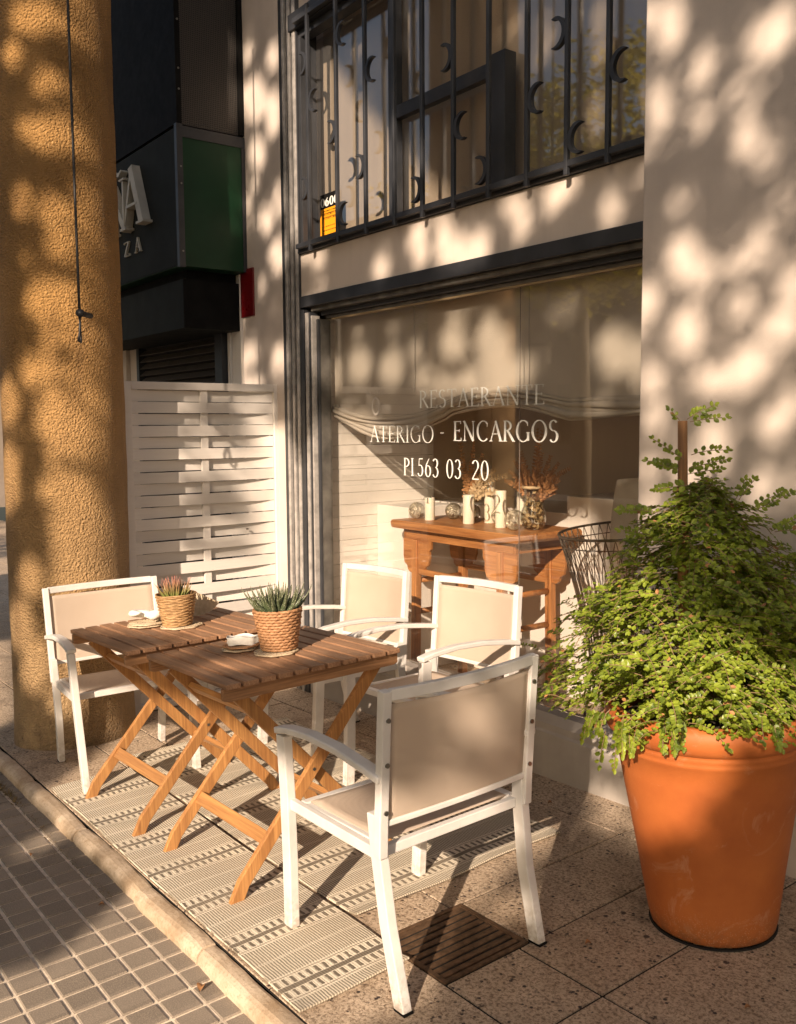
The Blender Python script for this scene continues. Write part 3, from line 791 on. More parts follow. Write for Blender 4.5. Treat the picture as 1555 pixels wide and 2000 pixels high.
# ------------------------------------------------------------------ stroke lettering
def arc(cx, cy, rx, ry, a0, a1, n=18, thin=.035, thick=.105):
    P = []
    for i in range(n + 1):
        a = math.radians(a0 + (a1 - a0) * i / n)
        P.append((cx + rx * math.cos(a), cy + ry * math.sin(a), thin + (thick - thin) * abs(math.cos(a)) ** 1.3))
    return P
TK, TN = .10, .04
def ln(x0, y0, x1, y1, w, w2=None): return [(x0, y0, w), (x1, y1, w2 or w)]
def sf(x, y, l=.13): return [(x - l, y, .03), (x + l, y, .03)]
GL = {
 'A': (.74, [ln(.08, .02, .38, 1, TN), ln(.36, 1, .68, .02, TK), ln(.19, .36, .56, .36, .035), sf(.08, .015, .10), sf(.68, .015, .12)]),
 'C': (.78, [arc(.44, .5, .36, .5, 48, 312), ln(.69, .72, .69, .90, .03)]),
 'E': (.58, [ln(.14, 0, .14, 1, TK), ln(.1, .985, .50, .985, .035), ln(.1, .52, .42, .52, .035), ln(.1, .015, .53, .015, .035), ln(.50, .86, .50, 1, .03), ln(.42, .45, .42, .59, .03), ln(.54, 0, .54, .16, .03), sf(.1, .015, .08), sf(.1, .985, .08)]),
 'F': (.54, [ln(.14, 0, .14, 1, TK), ln(.1, .985, .5, .985, .035), ln(.1, .52, .42, .52, .035), ln(.5, .86, .5, 1, .03), sf(.14, .015, .12)]),
 'G': (.84, [arc(.44, .5, .36, .5, 48, 318), ln(.72, .05, .72, .42, TK), sf(.72, .43, .11), ln(.69, .74, .69, .90, .03)]),
 'I': (.30, [ln(.15, 0, .15, 1, TK), sf(.15, .015, .12), sf(.15, .985, .12)]),
 'L': (.54, [ln(.14, 0, .14, 1, TK), ln(.1, .015, .50, .015, .035), ln(.51, 0, .51, .16, .03), sf(.14, .985, .12)]),
 'N': (.84, [ln(.14, 0, .14, 1, TN), ln(.10, 1, .70, .0, TK), ln(.70, 0, .70, 1, TN), sf(.14, .015, .10), sf(.70, .985, .10), sf(.08, .985, .07)]),
 'O': (.88, [arc(.44, .5, .37, .5, 0, 360, 30)]),
 'P': (.60, [ln(.14, 0, .14, 1, TK), arc(.16, .74, .34, .25, 90, -90, 14), sf(.14, .015, .12), sf(.1, .985, .06)]),
 'R': (.70, [ln(.14, 0, .14, 1, TK), arc(.16, .75, .32, .24, 90, -90, 14), ln(.30, .52, .64, .01, TK), sf(.14, .015, .12), sf(.1, .985, .06), sf(.66, .015, .08)]),
 'S': (.54, [arc(.27, .755, .18, .235, 35, 270, 16), arc(.27, .26, .20, .26, 90, -145, 16)]),
 'T': (.66, [ln(.33, 0, .33, 1, TK), ln(.05, .985, .61, .985, .035), sf(.33, .015, .12), ln(.05, .84, .05, 1, .03), ln(.61, .84, .61, 1, .03)]),
 'Z': (.60, [ln(.06, .975, .54, .975, .04), ln(.50, .97, .08, .03, TK), ln(.06, .02, .54, .02, .04), ln(.07, .84, .07, .98, .03), ln(.54, 0, .54, .16, .03)]),
 '-': (.44, [ln(.08, .40, .34, .40, .04)]), ' ': (.36, []),
 '0': (.60, [arc(.30, .5, .22, .5, 0, 360, 26)]), '1': (.40, [ln(.2, 0, .2, 1, TK), sf(.2, .015, .12), ln(.06, .84, .2, .98, .035)]),
 '2': (.58, [arc(.28, .74, .20, .26, 160, -30, 16), ln(.46, .62, .08, .04, .06), ln(.06, .03, .52, .03, .06)]),
 '3': (.56, [arc(.25, .76, .18, .24, 150, -80, 14), arc(.25, .27, .21, .27, 85, -150, 16)]),
 '5': (.56, [ln(.16, .98, .46, .98, .05), ln(.16, .98, .13, .58, .035), arc(.24, .32, .21, .31, 120, -150, 18)]),
 '6': (.60, [arc(.30, .31, .20, .31, 0, 360, 22), [(.11, .35, .09), (.16, .66, .08), (.40, 1.0, .03)]]),
}
GL['Ñ'] = (GL['N'][0], GL['N'][1] + [[(.22, 1.12, .03), (.34, 1.20, .06), (.48, 1.13, .06), (.60, 1.20, .03)]])

def text_mb(mb, s, x, y, z, h, total=None, depth=.002, bold=1.0, track=.06, mir=False):
    """letters in the x-z plane facing -y"""
    wsum = sum(GL[c][0] + track for c in s) - track
    kx = (total / (wsum * h)) if total else 1
    cur = 0.0; q = 0
    for c in s:
        gw, strokes = GL[c]
        for st in strokes:
            P = [(a[0], a[1]) for a in st]; Wd = [a[2] * bold for a in st]; n = len(P); vs = []
            q += 1; dy = (q % 7) * .00012 * (depth / .002)
            for i in range(n):
                a = P[max(i - 1, 0)]; b_ = P[min(i + 1, n - 1)]
                tx, tz = b_[0] - a[0], b_[1] - a[1]; L_ = math.hypot(tx, tz) or 1
                nx, nz = -tz / L_, tx / L_
                for sgn in (1, -1):
                    px = (cur + P[i][0] + nx * sgn * Wd[i] / 2) * h * kx; pz = (P[i][1] + nz * sgn * Wd[i] / 2) * h
                    vs.append((x + px, y - depth - dy, z + pz)); vs.append((x + px, y, z + pz))
            fs = []
            for i in range(n - 1):
                k = i * 4
                fs += [(k, k + 2, k + 6, k + 4), (k + 1, k + 5, k + 7, k + 3), (k, k + 4, k + 5, k + 1), (k + 2, k + 3, k + 7, k + 6)]
            fs += [(0, 1, 3, 2), (4 * n - 4, 4 * n - 2, 4 * n - 1, 4 * n - 3)]
            mb.add(vs, fs)
        cur += gw + track
    return mb
M['vinyl'] = simple('white_vinyl', (.80, .80, .74), .5)
M['vinyl_faint'] = simple('faded_vinyl', (.55, .50, .44), .5)
yG = 2.9665
sub('lettering', text_mb(MB(), 'RESTAERANTE', -3.750, yG, 1.572, .088, .885, .0012, .9), M['vinyl'], gl)
sub('lettering', text_mb(MB(), 'ATERIGO', -4.185, yG, 1.395, .088, .555, .0012, .8), M['vinyl'], gl)
sub('lettering', text_mb(MB(), '-', -3.585, yG, 1.407, .095, None, .0012, 1.15), M['vinyl'], gl)
sub('lettering', text_mb(MB(), 'ENCARGOS', -3.480, yG, 1.407, .095, .700, .0012, 1.15), M['vinyl'], gl)
for (tx_, x_, w_) in (('PI', -3.885, .092), ('563', -3.765, .175), ('03', -3.535, .118), ('20', -3.345, .125)):
    sub('lettering', text_mb(MB(), tx_, x_, yG, 1.222, .092, w_, .0012, .95), M['vinyl'], gl)
b = MB(); text_mb(b, 'OSEI', -4.21, yG, 1.648, .028, .15, .001, 1.0, .3)
for (ra, rb) in ((.036, .050), (.030, .044)):
    vs = []; n = 28
    for i in range(n):
        a = 2 * PI * i / n
        for k in (1, .88):
            vs.append((-4.130 + ra * k * math.cos(a), yG - .001, 1.590 + rb * k * math.sin(a)))
    b.add(vs, [(i * 2, (i * 2 + 2) % (2 * n), (i * 2 + 3) % (2 * n), i * 2 + 1) for i in range(n)])
sub('emblem', b, M['vinyl_faint'], gl)

# orange notice behind the upper pane
no = link(bpy.data.objects.new('notice', None)); no.location = (-4.572, 2.972, 2.68)
tag(no, 'small black and orange printed notice in the corner of the barred window', 'notice')
NO = (-4.572, 2.972, 2.68)
MB().box(-4.675, -4.475, 2.972, 2.9745, 2.545, 2.815).build('sheet', M['black'], no, origin=NO)
MB().box(-4.673, -4.477, 2.9705, 2.9715, 2.585, 2.732).build('orange_field', simple('orange_print', (.85, .33, .015), .5), no, origin=NO)
def print_line(mb, x0, w_, z, h, y, step):
    x = x0
    while x < x0 + w_:
        k = rnd.uniform(.45, .8) * step
        mb.box(x, x + k * .4, y - .0004, y, z, z + h); mb.box(x + k * .4, x + k, y - .0003, y, z + rnd.choice((0, h * .6)), z + h)
        x += step
    return mb
text_mb(MB(), '0600', -4.667, 2.9716, 2.745, .046, .18, .0008, 2.2, .12).build('white_print', M['vinyl'], no, origin=NO)
print_line(MB(), -4.62, .10, 2.556, .012, 2.9716, .010).build('white_print', M['vinyl'], no, origin=NO)
for (z, h, w_, st) in ((2.714, .006, .15, .008), (2.692, .014, .155, .012), (2.670, .014, .15, .012), (2.628, .005, .10, .007), (2.606, .005, .15, .007)):
    print_line(MB(), -4.572 - w_ / 2, w_, z, h, 2.9702, st).build('dark_print', M['black'], no, origin=NO)

# interior shell (parts of the building)
part('interior_floor', MB().box(-5.40, -1.6, 3.001, 4.6, -.03, .0), M['terrace'])
part('interior_back_wall', MB().box(-5.40, -1.6, 4.32, 4.40, 0.001, 2.40), M['interior'])
part('interior_end_wall', MB().box(-1.68, -1.6, 3.601, 4.318, .001, 2.40), M['interior'])
part('interior_ceiling', MB().box(-5.40, -1.6, 2.99, 4.6, 2.401, 2.46), M['interior'])
part('low_wall', MB().box(-4.653, -3.42, 3.725, 4.318, .001, 1.005).box(-3.418, -1.70, 3.715, 4.317, .001, 1.10), M['panel'], bevel=.004)
part('low_plinth', MB().box(-4.653, -4.335, 3.345, 3.723, .001, .998), M['panel'], bevel=.004)
sw = MB()
for k in range(33):
    z = .002 + k * .072
    sw.prism([(-4.655, z), (-4.6555, z + .0685), (-4.661, z + .0708), (-4.675, z + .0708), (-4.675, z)], 'y', 3.0, 3.80)
part('side_wall_boards', sw, M['panel'])
part('side_wall', MB().box(-4.93, -4.677, 3.05, 3.80, 0.001, 2.40).box(-4.93, -4.66, 3.801, 4.318, .001, 2.40), M['interior'])
part('upper_floor_slab', MB().box(-4.80, -2.207, 3.26, 4.6, 2.465, 2.53), M['interior'])
part('upper_back_wall', MB().box(-4.85, -2.15, 3.75, 3.8, 2.54, 4.4), M['interior'])

# upper curtain
def cloth_sheet(x0, x1, y, z0, z1, nx, nz, fy, fz=None):
    vs = []; fs = []
    for i in range(nx + 1):
        for j in range(nz + 1):
            x = x0 + (x1 - x0) * i / nx; z = z0 + (z1 - z0) * j / nz
            vs.append((x, y + fy(x, z), z + (fz(x, z) if fz else 0)))
    for i in range(nx):
        for j in range(nz):
            a = i * (nz + 1) + j; fs.append((a, a + nz + 1, a + nz + 2, a + 1))
    return vs, fs


def mat_cloth(name, c, tw=.3):
    t = NT(name); co = t.coord()
    t.base(t.ramp(t.noise(co, 3, 4), [(.3, tuple(x * .92 for x in c)), (.7, c)]), .9, 0, .15)
    t.bump(t.noise(co, 250, 3), .2, .001)
    tr = t.n('BsdfTranslucent'); t.set(tr, 'Color', (*c, 1))
    mx = t.n('MixShader'); mx.inputs[0].default_value = tw
    t.t.links.new(t.p.outputs[0], mx.inputs[1]); t.t.links.new(tr.outputs[0], mx.inputs[2])
    t.t.links.new(mx.outputs[0], t.out.inputs[0])
    return t.m
M['curtain'] = mat_cloth('upper_curtain_cloth', (.56, .46, .36))
M['blind'] = mat_cloth('white_blind_cloth', (.74, .67, .58))
vs, fs = cloth_sheet(-4.75, -2.22, 3.055, 2.54, 3.9, 140, 6, lambda x, z: .004 * math.sin(x * 21) + .002 * math.sin(x * 47 + 1) + .004 * math.sin(z * 3 + x * 5))
cu = MB().add(vs, fs).build('curtain', M['curtain'], None, origin=(-3.45, 3.055, 2.54), smooth=True)
tag(cu, 'brownish curtain hanging behind the barred upper window', 'curtain')
# lower blind with gathered swag
bl = link(bpy.data.objects.new('window_blind', None)); BO = (-3.4, 3.05, 2.09); bl.location = BO
tag(bl, 'cream fabric blind gathered into a sagging swag behind the shop window', 'window blind')
def zb(x):   # lower edge of the sheet
    u = (x + 4.60) / 2.4
    if u < .42: return 1.585 - .065 * math.sin(PI * u / .42)
    return 1.60 + .055 * math.sin(PI * min(1, (u - .42) / .34)) - .02 * u
nx, nz = 150, 14; vs = []; fs = []
for i in range(nx + 1):
    for j in range(nz + 1):
        x = -4.635 + 2.42 * i / nx; t_ = j / nz
        z = 2.15 * (1 - t_) + zb(x) * t_
        cr = .006 * math.sin(x * 19 + z * 6) * t_ + .012 * math.exp(-((x + 3.42) / .06) ** 2) * t_
        vs.append((x, 3.035 + cr, z))
for i in range(nx):
    for j in range(nz):
        a = i * (nz + 1) + j; fs.append((a, a + nz + 1, a + nz + 2, a + 1))
MB().add(vs, fs).build('sheet', M['blind'], bl, origin=BO, smooth=True)
b = MB()
for k, (dz, dy, r, ph) in enumerate(((0, 0, .020, 0), (-.028, -.012, .017, 1), (-.052, .006, .020, 2), (-.078, -.006, .016, 3), (-.10, .004, .012, 4.5))):
    pts = []; rr = []
    for i in range(70):
        x = -4.635 + 2.42 * i / 69; u = i / 69
        z = zb(x) + dz * (.55 + .45 * math.sin(PI * u / .45) if u < .45 else .55 + .2 * math.sin(PI * (u - .45) / .55)) + .004 * math.sin(x * 9 + ph)
        pts.append((x, 3.03 + dy + .004 * math.sin(x * 13 + ph), z)); rr.append(r * (.75 + .3 * math.sin(x * 5 + ph)))
    b.tube(pts, rr, 10)
b.build('swag_folds', M['blind'], bl, origin=BO, smooth=True)
b = MB()
for x in (-3.86, -3.02): b.box(x - .0015, x + .0015, 3.022, 3.026, 1.66, 2.10)
b.build('seam', M['vinyl_faint'], bl, origin=BO)

# =================================================================== ORANGE COLUMN, CORD
PO = (-4.96, 1.545)
col = link(bpy.data.objects.new('column', None)); col.location = (PO[0], PO[1], -.18)
tag(col, 'massive round column of rough ochre stucco on the pavement beside the kerb', 'column')
b = MB(); n = 180; vs = []
prof = [(.306 + .0012 * math.sin(k * .9), -.05 + k * .05) for k in range(116)]
b.lathe(prof, 128, wob=lambda i, t: .002 * math.sin(3 * t + i * .11) + .0015 * math.sin(7 * t - i * .23) + (.006 * max(0, 1 - i * .12)))
b.build('shaft', M['pillar'], col, smooth=True)
b = MB(); b.box(-.004, .004, -.004, .004, 0, 1)
cord = empty_at('hanging_cord', (-4.318, 1.433, 1.93), 'thin black cord with a small hook hanging in front of the ochre column', 'cord')
pts = [(0.0 - .002 * math.sin(k * .5), .0, .05 + k * .2) for k in range(14)]
MB().tube(pts, .0062, 8).build('rope', M['cord'], cord, smooth=True)
lp = [(.0, 0, .055), (.004, -.0, .03), (.018, -.01, -.03), (.012, -.014, -.05), (-.012, .006, -.055), (-.018, .008, -.03), (-.004, .0, .03)]
MB().tube(lp, .0055, 8).build('hook', M['cord'], cord, smooth=True)
MB().tube([(.012, .0, .075), (-.115, .09, .080)], .013, 10).tube([(.020, -.006, .075), (.010, .001, .075)], .019, 12).build('peg', M['cord'], cord, smooth=True)

# =================================================================== WHITE WOVEN SCREEN
SX = -5.045
scr = empty_at('privacy_screen', (SX, 2.38, -.157), 'tall white woven slat screen standing between the column and the window', 'privacy screen')
H_ = 1.897; ya, yb = -.485, .502
for y in (ya + .02, yb - .02):
    MB().box(-.022, .022, y - .022, y + .022, 0, H_).build('post', M['white_wood'], scr, bevel=.003)
MB().box(-.022, .022, ya + .043, yb - .043, H_ - .045, H_ - .001).build('rail', M['white_wood'], scr, bevel=.003)
MB().box(-.022, .022, ya + .043, yb - .043, .012, .05).build('rail', M['white_wood'], scr, bevel=.003)
MB().box(-.009, .009, -.022, .022, .052, H_ - .046).build('batten', M['white_wood'], scr, bevel=.002)
ns = 27; pz = (H_ - .10) / ns
for k in range(ns):
    z = .054 + pz * k; s = 1 if k % 2 else -1
    pts = []; N_ = 16
    for i in range(N_ + 1):
        t_ = i / N_; y = ya + .044 + (yb - ya - .088) * t_
        x = s * .021 * math.sin(PI * t_) ** .8
        pts.append((x, y, z + pz / 2 + rnd.uniform(-.0006, .0006) + .0022 * math.sin(k * 1.7) * (t_ - .5)))
    MB().sweep(pts, (0, 0, 1), pz - .0045, .007).build('slat', M['white_wood'], scr)
for (y, z) in ((.26, 1.02), (.44, .62), (-.08, .42)):
    MB().tube([(.012, y, z), (.024, y, z)], .006, 10).build('screw', M['steel'], scr)

# =================================================================== NEIGHBOUR KIOSK FRONT
KO = (-6.6, 2.6, 2.0)
ks = link(bpy.data.objects.new('neighbour_shopfront', None)); ks.location = KO
tag(ks, 'dark green and black neighbouring shopfront with projecting sign box and raised letters', 'shopfront')
def kp(name, mb, mat, parent=ks, **k): return mb.build(name, mat, parent, origin=KO, **k)
xk_ = -5.375; yk = 2.409
sb = kp('sign_box', MB().box(-9.5, xk_, yk, 2.86, 2.462, 3.285), M['green'], bevel=.002)
kp('sign_face', MB().box(-9.49, xk_ - .028, yk - .006, yk - .001, 2.468, 3.280), M['blue_grey'], sb)
kp('corner_trim', MB().box(xk_ - .026, xk_ + .008, yk - .008, yk + .03, 2.455, 3.30).box(xk_ + .001, xk_ + .006, yk + .031, 2.857, 3.225, 3.29).box(xk_ + .001, xk_ + .006, 2.835, 2.858, 2.46, 3.224), M['frame'], sb)
text_mb(b := MB(), 'Ñ', -6.42, yk - .006, 2.79, .33, .36, .05, 1.25)
kp('letter', b, M['letter'], sb)
text_mb(b := MB(), 'A', -6.17, yk - .006, 2.79, .38, .37, .05, 1.35)
kp('letter', b, M['letter'], sb)
for (c_, x) in (('A', -6.50), ('Z', -6.27), ('A', -6.08)):
    text_mb(b := MB(), c_, x + .02, yk - .006, 2.635, .095, .105, .012, 1.1); kp('small_letter', b, M['letter'], sb)
kp('mesh_panel', MB().box(-9.5, xk_ - .012, yk + .01, 2.86, 3.302, 6.0), M['mesh'])
kp('mesh_frame', MB().box(xk_ - .03, xk_ + .004, yk - .002, yk + .03, 3.302, 6.0).box(xk_ - .01, xk_ + .004, 2.825, 2.858, 3.302, 6.0), M['black'])
kp('front_shutter', MB().box(-9.5, xk_ - .031, yk - .001, yk + .009, 3.302, 6.0), M['black'])
for z in (3.5, 3.62, 3.9, 4.2, 2.55, 2.95, 3.05):
    kp('rivet', MB().tube([(xk_ + .003, yk + .016, z), (xk_ + .0095, yk + .016, z)], .006, 8), M['steel'])
kp('lower_fascia', MB().box(-9.5, -5.470, 2.462, 2.858, 2.10, 2.40), M['blue_grey'])
kp('fascia_end', MB().box(-5.469, -5.462, 2.462, 2.858, 2.10, 2.40), M['black'])
kp('soffit_gap', MB().box(-9.5, -5.50, 2.50, 2.858, 2.401, 2.461), M['black'])
kp('shop_wall', MB().box(-9.5, -5.625, 2.862, 3.1, -.5, 6.0), M['dark_inside'])
vent = kp('vent_frame', MB().box(-7.13, -7.08, 2.80, 2.861, -.4, 2.099), M['frame'])
kp('vent_frame', MB().box(-5.745, -5.64, 2.80, 2.861, -.4, 2.099), M['frame'])
for k in range(22):
    z = .95 + k * .052
    bb = MB(); bb.prism([(2.805, z), (2.812, z - .004), (2.855, z + .034), (2.850, z + .039)], 'x', -7.079, -5.746)
    kp('louvre', bb, M['rib'] if False else simple('louvre_metal', (.12, .105, .09), .5, .3) if k == 0 else bpy.data.materials['louvre_metal'], vent)
kp('door_trim', MB().box(-5.625, -5.585, 2.835, 2.861, -.4, 2.459).box(-5.572, -5.453, 2.845, 2.875, -.4, 2.459), M['panel'], bevel=.002)
kp('tiled_pier', MB().box(-7.60, -7.30, 2.78, 2.861, -.45, 2.099).box(-7.285, -7.14, 2.81, 2.861, -.45, 2.099), M['wall'])
rp = MB().box(-5.450, -5.285, 2.850, 2.8615, 2.183, 2.482).build('red_plate', M['red'], None, origin=(-5.37, 2.856, 2.33), bevel=.001)
tag(rp, 'narrow dark red metal plate fixed to the cream pier beside the green sign box', 'sign plate')

# =================================================================== CHAIRS
def make_chair(name, label):
    t = empty_ground(name, 0, 0, 0, label, 'chair', 'white aluminium armchairs round the tables')
    Wm = M['white']
    hw = .268
    for s in (-1, 1):
        x = s * hw
        MB().sweep([(x - s * .018, .285, 0), (x - s * .012, .262, .22), (x - s * .006, .245, .44), (x, .238, .628)], (1, 0, 0), .030, .045).build('leg', Wm, t, bevel=.003)
        MB().sweep([(x - s * .018, -.275, 0), (x - s * .014, -.232, .22), (x - s * .008, -.215, .42), (x - s * .004, -.214, .52)], (1, 0, 0), .030, .042).build('leg', Wm, t, bevel=.003)
        for (fx, fy) in ((x - s * .018, .2855), (x - s * .018, -.2765)):
            MB().box(fx - .0155, fx + .0155, fy - .023, fy + .023, -.0005, .006).build('foot_cap', M['black'], t)
        MB().sweep([(x, .262, .640), (x, .20, .652), (x, .08, .660), (x, -.06, .654), (x, -.20, .634), (x, -.262, .622)], (1, 0, 0), .042, .020).build('armrest', Wm, t, bevel=.005, seg=3)
        MB().sweep([(x - s * .012, .225, .415), (x - s * .012, -.200, .405)], (1, 0, 0), .020, .032).build('side_rail', Wm, t, bevel=.002)
    sf_ = MB().box(-.244, .244, .172, .200, .404, .430).box(-.244, .244, -.213, -.190, .392, .420).box(-.244, -.224, -.189, .171, .398, .426).box(.224, .244, -.189, .171, .398, .426)
    sf_.build('seat_frame', Wm, t, bevel=.003)
    nx, ny = 12, 14; vs = []; fs = []
    for i in range(nx + 1):
        for j in range(ny + 1):
            u = i / nx; v = j / ny
            z = .428 - .016 * math.sin(PI * u) * math.sin(PI * v) ** .7 + (.010 * (v - .8) if v > .8 else 0)
            vs.append((-.226 + .452 * u, -.190 + .372 * v, z))
    for i in range(nx):
        for j in range(ny):
            a = i * (ny + 1) + j; fs.append((a, a + ny + 1, a + ny + 2, a + 1))
    o = MB().add(vs, fs).build('seat_sling', M['sling'], t, smooth=True)
    m_ = o.modifiers.new('thick', 'SOLIDIFY'); m_.thickness = .003
    # back frame
    def yb_(z): # rake
        u = (z - .44) / .42
        return -.232 - .012 * math.sin(PI * u) - .050 * u * u
    def by(x, z): return yb_(z) - .030 * (1 - (x / hw) ** 2) * max(0, min(1, (z - .44) / .38)) ** .6
    bf = MB()
    for s in (-1, 1):
        zz = [.405, .50, .60, .70, .79, .858]
        bf.sweep([(s * (hw - .003), yb_(z), z) for z in zz], (1, 0, 0), .028, .028)
    bf.sweep([(x, by(x, .845), .845) for x in [(-hw + .016) + (2 * hw - .032) * i / 12 for i in range(13)]], (0, 0, 1), .030, .022)
    bf.sweep([(x, by(x, .495), .495) for x in [(-hw + .016) + (2 * hw - .032) * i / 12 for i in range(13)]], (0, 0, 1), .016, .014)
    fo = bf.build('back_frame', Wm, t, bevel=.003)
    for s in (-1, 1):
        for z in (.53, .66, .78):
            MB().tube([(s * (hw - .006), yb_(z) - .013, z), (s * (hw - .006), yb_(z) - .0185, z)], .0065, 12).build('bolt', M['steel'], fo)
    nx, nz = 14, 16; vs = []; fs = []
    for i in range(nx + 1):
        for j in range(nz + 1):
            x = -hw + .010 + (2 * hw - .020) * i / nx; z = .491 + (.818 - .491) * j / nz
            sag = -.010 * math.sin(PI * i / nx) * math.sin(PI * j / nz)
            vs.append((x, by(x, z) + .002 + sag, z - (.004 * math.sin(PI * i / nx) if j == nz else 0)))
    for i in range(nx):
        for j in range(nz):
            a = i * (nz + 1) + j; fs.append((a, a + nz + 1, a + nz + 2, a + 1))
    o = MB().add(vs, fs).build('back_sling', M['sling'], t, smooth=True)
    m_ = o.modifiers.new('thick', 'SOLIDIFY'); m_.thickness = .003
    return t


def place(o, x, y, rz, h=0.0):
    o.matrix_world = GM @ Matrix.Translation((x, y, h)) @ Matrix.Rotation(rz, 4, 'Z')

CH = [(-2.100, 1.628, math.radians(90.5), 'white armchair in front with its beige back turned to the camera'),
      (-4.235, 1.552, math.radians(-96), 'white armchair standing against the ochre column'),
      (-3.765, 2.450, math.radians(180), 'white armchair behind the tables nearest the window jamb'),
      (-3.000, 2.455, math.radians(180), 'white armchair behind the near table, in front of the wooden console')]
ch0 = make_chair('armchair', CH[0][3])
for i, (x, y, a, lb) in enumerate(CH):
    o = ch0 if i == 0 else copy_tree(ch0)
    place(o, x, y, a); o['label'] = lb

# =================================================================== SLATTED TABLES
TB = [(-2.900, 1.640, 'dark slatted folding table nearer the camera holding the spiky aloe'),
      (-3.650, 1.600, 'dark slatted folding table farther back holding the pink-tipped plant')]
TL = .640; TD = .705
tops = {}
def make_table(name, label):
    t = empty_ground(name, 0, 0, 0, label, 'table', 'slatted wooden folding tables')
    n = 11; p = TD / n
    for k in range(n):
        y = -TD / 2 + p * k
        e = rnd.uniform(-.002, .002)
        MB().box(-TL / 2 + e, TL / 2 + e, y + .006, y + p - .006, .727, .7445 + rnd.uniform(-.0007, .0005)).build('slat', M['top_wood'], t, bevel=.0022)
    for s in (-1, 1):
        x = s * (TL / 2 - .030)
        MB().prism([(-TD / 2 + .004, .7265), (-TD / 2 + .004, .688), (-TD / 2 + .02, .683), (TD / 2 - .02, .683), (TD / 2 - .004, .690), (TD / 2 - .004, .7265)], 'x', x - .010, x + .010).build('apron', M['apron_wood'], t, bevel=.002)
    xs = .262
    for s in (-1, 1):
        # outer pair: foot near, top far
        MB().sweep([(s * xs, -.335, .0), (s * xs, -.300, .065), (s * xs, .285, .700)], (1, 0, 0), .021, .044).build('leg', M['leg_wood'], t, bevel=.003)
        xi = xs - .030
        MB().sweep([(s * xi, .310, .0), (s * xi, .280, .055), (s * xi, -.285, .700)], (1, 0, 0), .021, .044).build('leg', M['leg_wood'], t, bevel=.003)
        MB().tube([(s * (xs + .0125), -.012, .377), (s * (xs - .0105), -.012, .377)], .006, 10).build('pivot_bolt', M['steel'], t)
    MB().box(-xs + .011, xs - .011, -.150, -.128, .170, .214) if False else None
    MB().sweep([(-xs + .0107, -.200, .180), (xs - .0107, -.200, .180)], Vector((0, .68, .73)), .046, .020).build('stretcher', M['str_wood'], t, bevel=.002)
    MB().sweep([(-xs + .0407, .165, .185), (xs - .0407, .165, .185)], Vector((0, -.66, .75)), .046, .020).build('stretcher', M['str_wood'], t, bevel=.002)
    MB().sweep([(-xs + .0407, -.215, .615), (xs - .0407, -.215, .615)], Vector((0, -.66, .75)), .040, .020).build('stretcher', M['str_wood'], t, bevel=.002)
    return t
t0 = make_table('folding_table', TB[0][2])
t1 = copy_tree(t0)
place(t0, TB[0][0], TB[0][1], math.radians(.6)); place(t1, TB[1][0], TB[1][1], math.radians(1.0)); t1['label'] = TB[1][2]

# =================================================================== TABLE THINGS
TZ = .7452
def spike(mb, x, y, z, az, lean, L_, wd, curl=.3, seg=6, fl=.45):
    """a pointed fleshy leaf"""
    pts = []; rr = []
    d = Vector((math.cos(az), math.sin(az), 0))
    for i in range(seg + 1):
        t_ = i / seg
        hh = L_ * t_ * math.cos(lean * (1 - curl * t_)); rr_ = L_ * t_ * math.sin(lean * (1 - curl * t_))
        pts.append(Vector((x, y, z)) + d * rr_ + Vector((0, 0, hh)))
        rr.append(max(.0006, wd * (1 - t_) ** .75 * (.75 + .5 * math.sin(PI * min(1, t_ * 1.6)))))
    mb.tube(pts, rr, 6)

def woven_basket(parent, r0, r1, h, rows, mat, braid):
    b = MB()
    n = 72
    for k in range(rows):
        z = h * (k + .5) / rows; r = r0 + (r1 - r0) * (k + .5) / rows; rad = h / rows * .56
        pts = []; ps = rnd.uniform(0, 6)
        for i in range(n):
            t_ = 2 * PI * i / n
            if braid:
                w_ = .0022 * math.sin(t_ * 14 + (k % 2) * PI); dz = .0016 * math.sin(t_ * 28 + k * 2)
            else:
                w_ = .0018 * math.sin(t_ * 9 + (k % 2) * PI) + rnd.uniform(-.0006, .0006); dz = .0012 * math.sin(t_ * 3 + ps)
            pts.append(((r + w_) * math.cos(t_), (r + w_) * math.sin(t_), z + dz))
        # closed torus
        seg = 6; vs = []; fs = []
        for i, p in enumerate(pts):
            t_ = 2 * PI * i / n
            for q in range(seg):
                a = 2 * PI * q / seg
                rx = rad * (1 + (.28 * math.sin(t_ * 28 + k * PI) if braid else 0))
                vs.append((p[0] + rx * math.cos(a) * math.cos(t_), p[1] + rx * math.cos(a) * math.sin(t_), p[2] + rad * math.sin(a)))
        for i in range(n):
            for q in range(seg):
                a = i * seg + q; a2 = i * seg + (q + 1) % seg; c = ((i + 1) % n) * seg + q; c2 = ((i + 1) % n) * seg + (q + 1) % seg
                fs.append((a, c, c2, a2))
        b.add(vs, fs)
    b.lathe([(0, .004), (r0 - .004, .004), (r1 - .005, h - .004)], 32)
    b.build('weave', mat, parent, smooth=True)
    MB().lathe([(0, h - .018), (r1 * .6, h - .014), (r1 - .005, h - .02)], 24).build('soil', M['soil'], parent, smooth=True)

